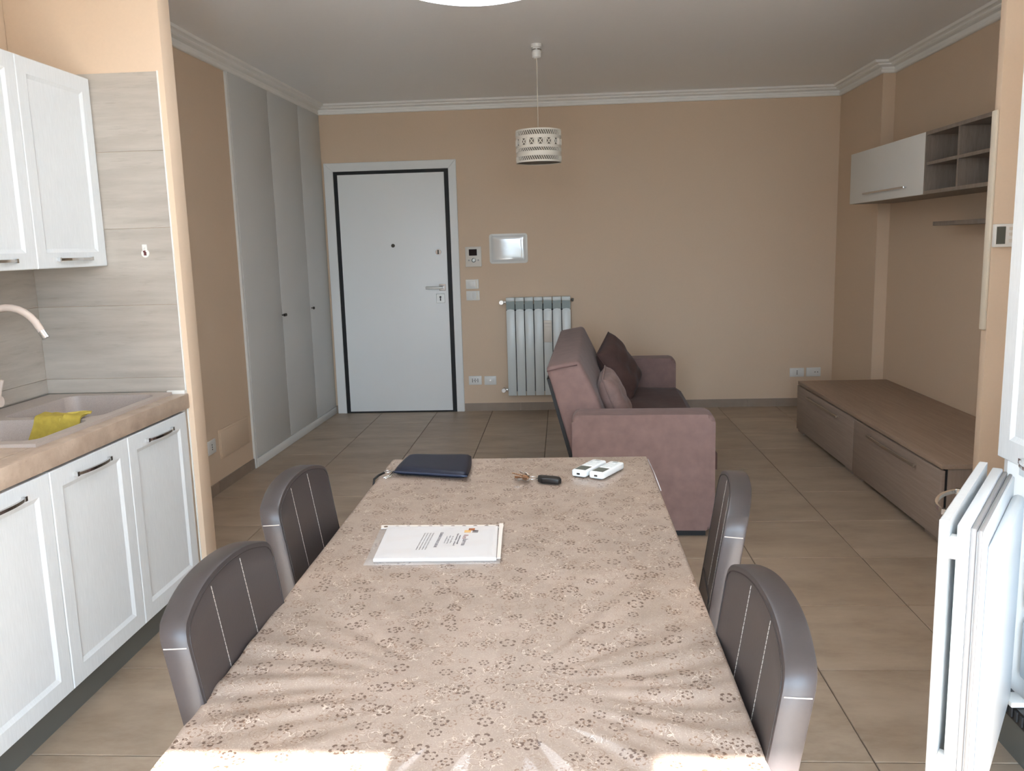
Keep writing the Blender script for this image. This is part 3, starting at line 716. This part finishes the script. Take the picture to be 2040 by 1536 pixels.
# ------------------------------------------------------------------ television bench
tb = thing('tv_bench', 'long low taupe wood-look television bench along the right wall', 'tv bench', (1.76, 4.0, 0))
bx('top_board', .004, .655, 0, 2.48, .368, .392, LAMT, tb, bev=.0015)
bx('side_panel', .035, .655, .004, .026, .032, .366, LAMS, tb); bx('side_panel', .035, .655, 2.454, 2.476, .032, .366, LAMS, tb)
bx('bottom_board', .035, .655, .026, 2.454, .032, .054, LAMS, tb); bx('back_board', .640, .655, .026, 2.454, .054, .366, LAMS, tb); bx('divider', .035, .640, 1.205, 1.225, .054, .366, LAMS, tb)
for y0, y1, h0, h1 in ((.003, 1.214, .27, .95), (1.217, 2.477, 1.50, 2.20)):
    d = bx('drawer_front', 0, .022, y0, y1, .030, .360, LAMF, tb, bev=.0015)
    bm = bm_new(); box(bm, -.020, -.012, h0, h1, .308, .322, .002); box(bm, -.014, 0, h0+.01, h0+.03, .311, .319); box(bm, -.014, 0, h1-.03, h1-.01, .311, .319); mobj('bar_handle', bm, mat('satin_taupe_metal', (176, 160, 144), .35, .7), d)
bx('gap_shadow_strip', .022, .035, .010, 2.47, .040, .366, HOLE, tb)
for y in (.05, 1.10, 1.26, 2.36): bx('foot', .02, .10, y, y+.14, 0, .030, LAMS, tb); bx('foot', .55, .63, y, y+.14, 0, .030, LAMS, tb)
# hanging unit
hc = thing('hanging_cabinet', 'white flap-door wall cabinet hanging on the right wall', 'cabinet', (2.10, 5.205, 1.688))
bx('carcass', .022, .318, 0, 1.283, 0, .350, LAMG, hc)
d = bx('flap_door', 0, .020, 0, 1.283, .001, .352, mat('matt_white_front', (236, 234, 228), .5), hc, bev=.0015)
bm = bm_new(); box(bm, -.022, -.014, .24, .96, .052, .064, .002); box(bm, -.016, 0, .25, .27, .054, .062); box(bm, -.016, 0, .93, .95, .054, .062); mobj('bar_handle', bm, CHROME, d)
oh = thing('open_shelf_unit', 'taupe open four-cell shelf unit beside the white hanging cabinet', 'shelf unit', (2.10, 5.203, 1.688))
LO = .86
bx('side', 0, .318, -.020, 0, 0, .352, LAMG, oh); bx('side', 0, .318, -LO, -LO+.020, 0, .352, LAMG, oh)
bx('top', 0, .318, -LO+.020, -.020, .332, .352, LAMG, oh); bx('bottom', 0, .318, -LO+.020, -.020, 0, .020, LAMG, oh)
bx('upright', .004, .300, -.424, -.404, .020, .332, LAMG, oh)
bx('shelf', .004, .300, -.404, -.020, .164, .182, LAMG, oh); bx('shelf', .004, .300, -LO+.020, -.424, .164, .182, LAMG, oh)
bx('back', .300, .318, -LO+.020, -.020, .020, .332, LAMG, oh)
ws = thing('wall_shelf', 'narrow taupe wall shelf below the open shelf unit', 'shelf', (2.42, 5.41, 1.510))
bx('board', -.17, 0, -1.20, 0, 0, .024, LAMG, ws, bev=.0015)

# ------------------------------------------------------------------ sofa
sf = thing('sofa', 'mauve velvet two-seat sofa bed with boxy arms seen from its side', 'sofa', (.033, 4.145, 0), -math.radians(2.1))
def arm(y0, y1, name='arm'):
    bm = bm_new(); prism(bm, rrect(0, .70, .035, .625, .038, 5), 'y', y0, y1, .022, 3, False); return mobj(name, bm, SOFA, sf, True, True)
arm(0, .175); arm(2.05, 2.225)
bx('base', .06, .66, .03, 2.19, .0, .12, BLACK, sf)
bm = bm_new(); box(bm, .10, .72, .18, 2.045, .12, .30, .02, 2); mobj('seat_base', bm, SOFA, sf, True, True)
# seat cushion with soft crown
def soft_box(x0, x1, y0, y1, z0, z1, crown, m, name, parent, nx=14, ny=26, r=.05, wr=.004):
    bm = bm_new(); g = []
    for i in range(nx+1):
        row = []
        for j in range(ny+1):
            u, v = i/nx, j/ny; x = x0+(x1-x0)*u; y = y0+(y1-y0)*v
            dx = min(u, 1-u)*(x1-x0); dy = min(v, 1-v)*(y1-y0)
            fx = min(dx/r, 1); fy = min(dy/r, 1)
            e = math.sqrt(max(0, 1-(1-fx)**2))*math.sqrt(max(0, 1-(1-fy)**2))
            z = z1-r*.8*(1-e)+crown*math.sin(PI*u)*math.sin(PI*v)+wr*math.sin(9*u+17*v)*e
            row.append(bm.verts.new((x, y, z)))
        g.append(row)
    for i in range(nx):
        for j in range(ny): bm.faces.new((g[i][j], g[i+1][j], g[i+1][j+1], g[i][j+1]))
    ext = bmesh.ops.extrude_face_region(bm, geom=bm.faces[:])
    for v in ext['geom']:
        if isinstance(v, bmesh.types.BMVert): v.co.z = z0
    return mobj(name, bm, m, parent, True, True)
soft_box(.10, .735, .18, 2.045, .30, .425, .010, SOFADK, 'seat_cushion', sf)
# leaning back
bm = bm_new()
prof = [(-.135, .842), (.036, .872), (.12, .70), (.225, .43), (.215, .33), (.03, .31), (-.008, .38)]
prism(bm, prof, 'y', .185, 2.045)
bmesh.ops.subdivide_edges(bm, edges=[e for e in bm.edges if abs(e.verts[0].co.y-e.verts[1].co.y) > 1], cuts=12)
sharp = [e for e in bm.edges if len(e.link_faces) == 2 and e.calc_face_angle() > .5]
bmesh.ops.bevel(bm, geom=sharp, offset=.022, segments=3, profile=.5, affect='EDGES')
bk = mobj('backrest', bm, SOFA, sf, True, True)
bm = bm_new(); tube(bm, [(-.128, .182, .820), (-.06, .180, .838), (.028, .182, .852)], .003, 6); mobj('backrest_seam', bm, mat('sofa_seam', (112, 84, 80), .8), bk, True)
bm = bm_new(); prism(bm, [(.03, .12), (.10, .12), (.10, .33), (-.004, .37), (-.115, .78), (-.130, .78), (-.02, .36)], 'y', .19, 2.04); mobj('back_lining', bm, BLACK, sf)
def pillow(name, label, W, H, T, m, loc, rot):
    p = thing(name, label, 'cushion', loc); p.rotation_euler = rot
    bm = bm_new(); N = 22; top = {}; bot = {}
    for i in range(N+1):
        for j in range(N+1):
            u, v = i/N*2-1, j/N*2-1
            pin = 1-.07*(u*u*(1-v*v)+v*v*(1-u*u))*1.0
            e = max(0, (1-u**4))*max(0, (1-v**4)); h = T/2*e**.55
            h *= 1+.06*math.sin(7*u+3*v)+.05*math.sin(11*v-4*u)
            x, y = u*W/2*(1-.06*(1-v*v)**1 * (abs(u)**6)), v*H/2*(1-.06*(1-u*u)*(abs(v)**6))
            edge = i in (0, N) or j in (0, N)
            top[i, j] = bm.verts.new((x, y, h)); bot[i, j] = top[i, j] if edge else bm.verts.new((x, y, -h))
    for i in range(N):
        for j in range(N):
            bm.faces.new((top[i, j], top[i+1, j], top[i+1, j+1], top[i, j+1])); bm.faces.new((bot[i, j], bot[i, j+1], bot[i+1, j+1], bot[i+1, j]))
    mobj('cover', bm, m, p, True)
    bm = bm_new(); c_ = [(-W/2, -H/2), (W/2, -H/2), (W/2, H/2), (-W/2, H/2), (-W/2, -H/2)]
    tube(bm, [(*q, 0) for q in c_], .004, 6); mobj('piping', bm, m, p, True)
    return p
def orient(normal, spin):
    """euler whose local z is the normal, spun about it"""
    q = Vector(normal).normalized().to_track_quat('Z', 'Y'); from mathutils import Quaternion
    return (q @ Quaternion((0, 0, 1), spin)).to_euler()
pillow('throw_cushion', 'dark brown square cushion leaning in the far corner of the sofa', .40, .40, .15, SOFADK, (.375, 5.78, .63), orient((.80, -.35, .50), math.radians(18)))
pillow('throw_cushion', 'lighter rose-brown cushion propped against the sofa back near the close arm', .36, .36, .13, SOFALT, (.285, 4.72, .585), orient((.93, -.10, .36), math.radians(4)))

# ------------------------------------------------------------------ dining table
TZ = .757; TX0_, TX1_, TY0_, TY1_ = -.578, .262, .80, 2.772
tbl = thing('dining_table', 'long rectangular dining table covered by a floral cloth', 'table', ((TX0_+TX1_)/2, (TY0_+TY1_)/2, 0))
hw, hl = (TX1_-TX0_)/2, (TY1_-TY0_)/2
TW = mat('table_wood', (112, 88, 70), .5, noise=5, var=.15, stretch=(1, 8, 1))
bx('tabletop', -hw, hw, -hl, hl, TZ-.028, TZ, TW, tbl, bev=.003)
bm = bm_new(); box(bm, -hw+.03, hw-.03, -hl+.04, -hl+.06, .66, TZ-.028); box(bm, -hw+.03, hw-.03, hl-.06, hl-.04, .66, TZ-.028); box(bm, -hw+.03, -hw+.05, -hl+.06, hl-.06, .66, TZ-.028); box(bm, hw-.05, hw-.03, -hl+.06, hl-.06, .66, TZ-.028); mobj('apron', bm, TW, tbl)
for sx in (-1, 1):
    for sy in (-1, 1):
        cx, cy = sx*(hw-.05), sy*(hl-.07); bm = bm_new(); prism(bm, [(cx-.03, cy-.03), (cx+.03, cy-.03), (cx+.03, cy+.03), (cx-.03, cy+.03)], 'z', 0, TZ-.028, .003, 1); mobj('leg', bm, TW, tbl)
tc = thing('tablecloth', 'glossy beige wipe-clean tablecloth printed with small brown flowers', 'tablecloth', (0, 0, TZ))
bm = bm_new(); NX, NY = 150, 340; g = []; X0, X1, Y0, Y1 = TX0_-.004, TX1_+.004, TY0_-.004, TY1_+.004
import mathutils
def wave(x, y):
    cx, cy = -.14, 1.27; dx, dy = x-cx, y-cy; r = math.hypot(dx, dy*1.0); a = math.atan2(dy, dx)
    n = mathutils.noise.noise(Vector((x*4, y*4, 0)))
    fan = math.sin(a*17+n*3.0)+.8*math.sin(a*37+n*4.2+1)
    env = min(1, max(0, (r-.06)/.18))*math.exp(-(max(0, r-.28)/.34)**2)
    far = .00035*math.sin(y*22+3*n+x*2)*max(0, min(1, (y-1.7)/.4))
    return .0017*fan*env*min(1, r/.3)*(.35+.65*max(0, min(1, max((y-1.22)/.2, (abs(x+.14)-.16)/.12))))+far+.0004*n
for i in range(NX+1):
    row = []
    for j in range(NY+1):
        x, y = X0+(X1-X0)*i/NX, Y0+(Y1-Y0)*j/NY
        row.append(bm.verts.new((x, y, .004+wave(x, y))))
    g.append(row)
for i in range(NX):
    for j in range(NY): bm.faces.new((g[i][j], g[i+1][j], g[i+1][j+1], g[i][j+1]))
loop = [g[i][0] for i in range(NX+1)]+[g[NX][j] for j in range(1, NY+1)]+[g[i][NY] for i in range(NX-1, -1, -1)]+[g[0][j] for j in range(NY-1, 0, -1)]
cxm, cym = (X0+X1)/2, (Y0+Y1)/2; prev = loop
for dz, oo in ((-.004, .003), (-.030, .004), (-.055, .004)):
    ring_ = []
    for v in loop:
        ox = oo*(1 if v.co.x > X1-1e-4 else -1 if v.co.x < X0+1e-4 else 0); oy = oo*(1 if v.co.y > Y1-1e-4 else -1 if v.co.y < Y0+1e-4 else 0)
        ring_.append(bm.verts.new((v.co.x+ox, v.co.y+oy, dz+.002)))
    n = len(loop)
    for k in range(n): bm.faces.new((prev[k], prev[(k+1) % n], ring_[(k+1) % n], ring_[k]))
    prev = ring_
mobj('cloth', bm, CLOTH, tc, True)
bm = bm_new(); tube(bm, [(.268, 2.73, .006), (.270, 2.55, .008), (.2695, 2.37, .006)], .0014, 6); mobj('clear_edge_fold', bm, glass_mat('clear_fold', .55, .15), tc, True)
SZ = TZ+.0068     # surface things stand on

# chairs
def make_chair():
    t = thing('dining_chair', 'chair', 'chair')
    # backrest: outline in (y, z), sheared back with height
    hw_, zc, zt, T = .2025, .888, .922, .046; NV = 12; US = [-1, -.975, -.93, -.88]+[-.77+.11*i for i in range(15)]+[.88, .93, .975, 1]; NU = len(US)-1
    ztop = lambda u: zc+(zt-zc)*(1-abs(u)**2.4)-.020*(1-math.sqrt(max(0, 1-max(0, (abs(u)-.9)/.1)**2)))
    wid = lambda v: hw_-.012*(1-v)
    pts = [(u_*wid(1), ztop(u_)) for u_ in US[::-1]]
    bm = bm_new(); F, Bk = {}, {}
    def bp(i, j, ins, x):
        u, v = US[i], j/NV; return bm.verts.new((x, u*(wid(v)-ins), .455+ins+(ztop(u)-.455-2*ins)*v))
    for i in range(NU+1):
        for j in range(NV+1): F[i, j] = bp(i, j, .005, -.21); Bk[i, j] = bp(i, j, .005, -.21-T)
    for i in range(NU):
        for j in range(NV):
            bm.faces.new((F[i, j], F[i+1, j], F[i+1, j+1], F[i, j+1])); bm.faces.new((Bk[i, j], Bk[i, j+1], Bk[i+1, j+1], Bk[i+1, j]))
    lp = [(i, 0) for i in range(NU)]+[(NU, j) for j in range(NV)]+[(i, NV) for i in range(NU, 0, -1)]+[(0, j) for j in range(NV, 0, -1)]
    rings = [[F[p_] for p_ in lp]]
    for ins, x in ((.0015, -.2115), (0, -.2155), (0, -.21-T+.0055), (.0015, -.21-T+.0015)): rings.append([bp(*p_, ins, x) for p_ in lp])
    rings.append([Bk[p_] for p_ in lp])
    for r0, r1 in zip(rings, rings[1:]):
        for k in range(len(lp)): bm.faces.new((r0[k], r0[(k+1) % len(lp)], r1[(k+1) % len(lp)], r1[k]))
    sh_ = math.tan(math.radians(9))
    def shear(o):
        for v in o.data.vertices: v.co.x -= (v.co.z-.77)*sh_ - .012*(v.co.y/hw_)**2
    b = mobj('backrest', bm, LEATHER, t, True, True)
    # pale stitching: two vertical lines, corner threads; dark piping round the front panel
    sts = []
    for y in (-.066, .066):
        bm = bm_new(); z = .64
        while z < .898:
            box(bm, -.2105, -.2092, y-.0008, y+.0008, z, z+.0062); z += .0078
        sts.append(mobj('stitching', bm, THREAD, b))
    for s in (-1, 1):
        bm = bm_new(); tube(bm, [(-.21-T+.004, s*(hw_+.0002), zc-.032), (-.232, s*(hw_+.0006), zc-.031), (-.214, s*(hw_+.0002), zc-.030)], .0011, 5); sts.append(mobj('stitching', bm, THREAD, b))
    bm = bm_new(); tube(bm, [(-.2098, -.19, .637), (-.2098, 0, .637), (-.2098, .19, .637)], .0016, 5)
    pp = [(-.2098, hw_*.93, .46), (-.2098, hw_*.945, .70)]+[(-.2098, y*.955, z-.009) for y, z in pts]+[(-.2098, -hw_*.945, .70), (-.2098, -hw_*.93, .46)]
    tube(bm, pp, .0012, 5)
    sm_ = mobj('seam', bm, DARKSEAM, b)
    for o in [b, sm_]+sts: shear(o)
    bm = bm_new(); prism(bm, rrect(-.205, .205, -.205, .205, .04, 4), 'z', .405, .465, .014, 3, False); mobj('seat', bm, LEATHER, t, True, True)
    for sx in (-1, 1):
        for sy in (-1, 1):
            bm = bm_new(); a = .018; x, y = sx*.175, sy*.175
            v0 = [bm.verts.new((x+dx*a+sx*.012, y+dy*a, 0)) for dx, dy in ((-.7, -.7), (.7, -.7), (.7, .7), (-.7, .7))]; v1 = [bm.verts.new((x+dx*a, y+dy*a, .405)) for dx, dy in ((-1, -1), (1, -1), (1, 1), (-1, 1))]
            for k in range(4): bm.faces.new((v0[k], v0[(k+1) % 4], v1[(k+1) % 4], v1[k]))
            bm.faces.new(v0[::-1]); bm.faces.new(v1); mobj('leg', bm, DKMETAL, t)
    return t
ch0 = make_chair()
spots = [((-.380, 1.418), 0, 'dark brown leather dining chair nearest the camera on the kitchen side of the table'),
         ((-.430, 2.012), 0, 'dark brown leather dining chair at the far end of the table on the kitchen side'),
         ((.070, 1.280), PI, 'dark brown leather dining chair nearest the camera on the fridge side of the table'),
         ((.142, 1.945), PI-math.radians(8.7), 'dark brown leather dining chair at the far end of the table before the sofa')]
for i, (xy, rz, lab) in enumerate(spots):
    c = ch0 if i == 0 else copy_tree(ch0)
    c.location = (xy[0], xy[1], 0); c.rotation_euler = (0, 0, rz); c['label'] = lab; c['group'] = 'dining chairs at the table'

# things on the table
po_ = thing('wrist_pouch', 'navy blue leather pouch with a metal ring and strap on the table', 'pouch', (-.42, 2.62, SZ))
q = [(-.526, 2.762), (-.314, 2.755), (-.299, 2.495), (-.540, 2.560)]
def quad_pt(u, v):
    a = Vector(q[3])*(1-u)+Vector(q[2])*u; b = Vector(q[0])*(1-u)+Vector(q[1])*u; p_ = a*(1-v)+b*v; return p_.x+.42, p_.y-2.62
bm = bm_new(); N = 18; top = {}; bot = {}
for i in range(N+1):
    for j in range(N+1):
        u, v = i/N, j/N; x, y = quad_pt(u, v); e = (1-(2*u-1)**8)*(1-(2*v-1)**8)
        x += .006*math.sin(v*PI)*(1 if u > .5 else -1)*abs(2*u-1)
        h = .021*e**.4+.003*math.sin(5*u+2*v)*e
        edge = i in (0, N) or j in (0, N)
        top[i, j] = bm.verts.new((x, y, .011+h*.62 if not edge else .010)); bot[i, j] = top[i, j] if edge else bm.verts.new((x, y, .001+.009*(1-e**.4)))
for i in range(N):
    for j in range(N):
        bm.faces.new((top[i, j], top[i+1, j], top[i+1, j+1], top[i, j+1])); bm.faces.new((bot[i, j], bot[i, j+1], bot[i+1, j+1], bot[i+1, j]))
mobj('body', bm, NAVY, po_, True)
zp = [(quad_pt(u/10, .02)[0], quad_pt(u/10, .02)[1]-.004, .013) for u in range(11)]
bm = bm_new(); tube(bm, zp, .0028, 6); mobj('zip', bm, mat('navy_zip', (52, 64, 86), .3, .3), po_, True)
bm = bm_new(); torus(bm, (-.137, -.055, .012), .011, .0018, 'z', 18, 6); tube(bm, [(-.118, -.058, .013), (-.128, -.085, .006), (-.142, -.100, .004)], .0022, 6); tube(bm, [(-.112, -.060, .014), (-.122, -.088, .005), (-.136, -.104, .003)], .0016, 6); mobj('ring', bm, CHROME, po_, True)
bm = bm_new(); tube(bm, [(-.147, -.060, .010), (-.160, -.085, .008), (-.1685, -.110, .003), (-.1700, -.120, -.02), (-.1705, -.125, -.09)], .0035, 8); mobj('strap', bm, BLACK, po_, True)
# keys
ky = thing('key_bunch', 'bunch of metal keys with a black car fob on the table', 'keys', (-.085, 2.475, SZ))
bm = bm_new(); N = 1
fobp = [(.000, -.010), (.012, -.026), (.062, -.040), (.072, -.030), (.068, -.006), (.056, .004), (.010, .020), (.000, .012)]
prism(bm, fobp, 'z', .001, .017, .004, 3); mobj('fob', bm, BLKPL, ky, True, True)
bm = bm_new(); torus(bm, (-.016, .004, .010), .015, .0013, 'z', 24, 6); mobj('split_ring', bm, CHROME, ky, True)
def key(a, L, z, m, tilt=0.0):
    bm = bm_new(); lathe(bm, [(.0115, -.0012), (.0115, .0012)], (.018, 0, 0), 14); box(bm, .028, .028+L, -.0035, .0035, -.0011, .0011)
    for i in range(4): box(bm, .034+i*L*.2, .038+i*L*.2, .0035, .0058, -.0010, .0010)
    o = mobj('key', bm, m, ky); o.location = (-.020, .003, z); o.rotation_euler = (tilt, -.12, a)
for a, L_, z, m, tl in ((2.75, .034, .012, COPPER, .5), (3.05, .024, .007, STEEL, -.7), (3.35, .022, .010, COPPER, .9), (3.7, .018, .008, CHROME, -.4), (2.35, .020, .014, CHROME, 1.0)): key(a, L_, z, m, tl)
# remotes
def remote(loc, rz, lab):
    r = thing('remote_control', lab, 'remote', (loc[0], loc[1], SZ), rz, 'air conditioner remotes')
    bm = bm_new(); prism(bm, rrect(-.075, .075, -.0245, .0245, .010, 4), 'z', .0005, .0205, .005, 3, False); mobj('case', bm, mat('remote_white', (236, 240, 240), .3), r, True, True)
    bx('screen', -.062, -.018, -.018, .018, .0200, .0212, mat('lcd_grey', (98, 104, 98), .2), r)
    for i in range(3):
        for j in range(3): bx('button', -.004+i*.016, .007+i*.016, -.017+j*.012, -.008+j*.012, .0203, .0214, mat('remote_key', (214, 218, 216), .5), r)
    bx('power_button', .052, .064, -.008, .008, .0203, .0216, mat('remote_key_dark', (176, 182, 182), .5), r)
    bx('infrared_window', -.0765, -.0745, -.006, .004, .008, .013, BLKPL, r)
remote((.073, 2.585), math.radians(61), 'white remote control with a grey screen, the left of two on the table')
remote((.126, 2.560), math.radians(60), 'white remote control with a grey screen, the right of two on the table')
# document in a clear sleeve
dc = thing('document_sleeve', 'stack of white printed sheets in a clear punched plastic sleeve on the table', 'document', (-.31, 1.95, SZ))
def loc2(p): return (p[0]+.31, p[1]-1.95)
sheet = [loc2(p) for p in ((-.452, 2.050), (-.172, 2.046), (-.160, 1.826), (-.440, 1.822))]
bm = bm_new(); prism(bm, sheet, 'z', .0005, .0085, .0012, 1, False); mobj('paper_stack', bm, PAPER, dc)
slv = [loc2(p) for p in ((-.472, 2.050), (-.160, 2.050), (-.150, 1.806), (-.458, 1.800))]
bm = bm_new(); n = 14; g = []
for i in range(n+1):
    row = []
    for j in range(n+1):
        u, v = i/n, j/n
        a = Vector(slv[3])*(1-u)+Vector(slv[2])*u; b = Vector(slv[0])*(1-u)+Vector(slv[1])*u; P_ = a*(1-v)+b*v
        ed = min(u, 1-u, v, 1-v); z = .0098+.0007*math.sin(9*u+5*v)+.0005*math.sin(17*v-6*u) if ed > .06 else .0012+.0086*(ed/.06)
        row.append(bm.verts.new((P_.x, P_.y, z)))
    g.append(row)
for i in range(n):
    for j in range(n): bm.faces.new((g[i][j], g[i+1][j], g[i+1][j+1], g[i][j+1]))
mobj('clear_sleeve', bm, FILM, dc, True)
STR = mat('sleeve_strip', (228, 222, 214), .35)
st0 = [loc2(p) for p in ((-.474, 2.074), (-.160, 2.070), (-.160, 2.048), (-.470, 2.050))]
bm = bm_new(); prism(bm, st0, 'z', .0006, .0030); strip = mobj('punched_strip', bm, STR, dc)
HM = mat('punch_hole_brown', (112, 92, 76), .7)
for i in range(11):
    u = (i+.5)/11; x = st0[0][0]*(1-u)+st0[1][0]*u; y = (st0[0][1]+st0[3][1])/2-.001
    bm = bm_new(); lathe(bm, [(.0055, .0028), (.0055, .0034)], (x, y, 0), 10); mobj('punch_hole', bm, HM, strip)
bm = bm_new(); prism(bm, [loc2(p) for p in ((-.170, 2.060), (-.160, 2.060), (-.150, 1.818), (-.158, 1.818))], 'z', .0088, .0102); mobj('side_weld', bm, STR, dc)
INK = mat('ink_dark', (74, 58, 70), .6); INKG = mat('ink_grey', (140, 134, 132), .6); INKR = mat('ink_red', (150, 76, 62), .6)
RZ = (0, 0, -PI/2-.03)
def at(x, y): return (x+.31, y-1.95, .0091)
text_mesh('logo_text', 'Res', .017, INKR, dc, at(-.246, 1.965), RZ, .028); text_mesh('logo_text', 'larea', .017, INK, dc, at(-.244, 1.927), RZ, .044)
for x0, x1, y0, y1, c in ((-.243, -.228, 2.010, 2.026, (150, 88, 44)), (-.252, -.236, 1.995, 2.011, (214, 168, 86)), (-.232, -.218, 1.995, 2.012, (74, 58, 56))):
    a = at(x0, y0); b = at(x1, y1); bx('logo_block', a[0], b[0], a[1], b[1], .0086, .0092, mat('logo_%d_%d_%d' % c, c, .6), dc)
for x, w, s in ((-.259, .060, 'compravendita e locazione immobili'), (-.266, .085, 'Agenzia immobiliare - via Roma 12'), (-.276, .050, 'tel. e fax ufficio'), (-.283, .055, 'info agenzia'), (-.290, .050, 'cellulare')):
    text_mesh('small_print', s, .006, INK if x > -.27 else INKG, dc, at(x, 1.945), RZ, w)
text_mesh('heading', 'CONTRATTO DI LOCAZIONE', .010, INK, dc, at(-.308, 1.945), RZ, .105)
for x in (-.328, -.335, -.342, -.349): text_mesh('small_print', 'il presente documento contiene le condizioni', .005, INKG, dc, at(x, 1.935), RZ, .115)
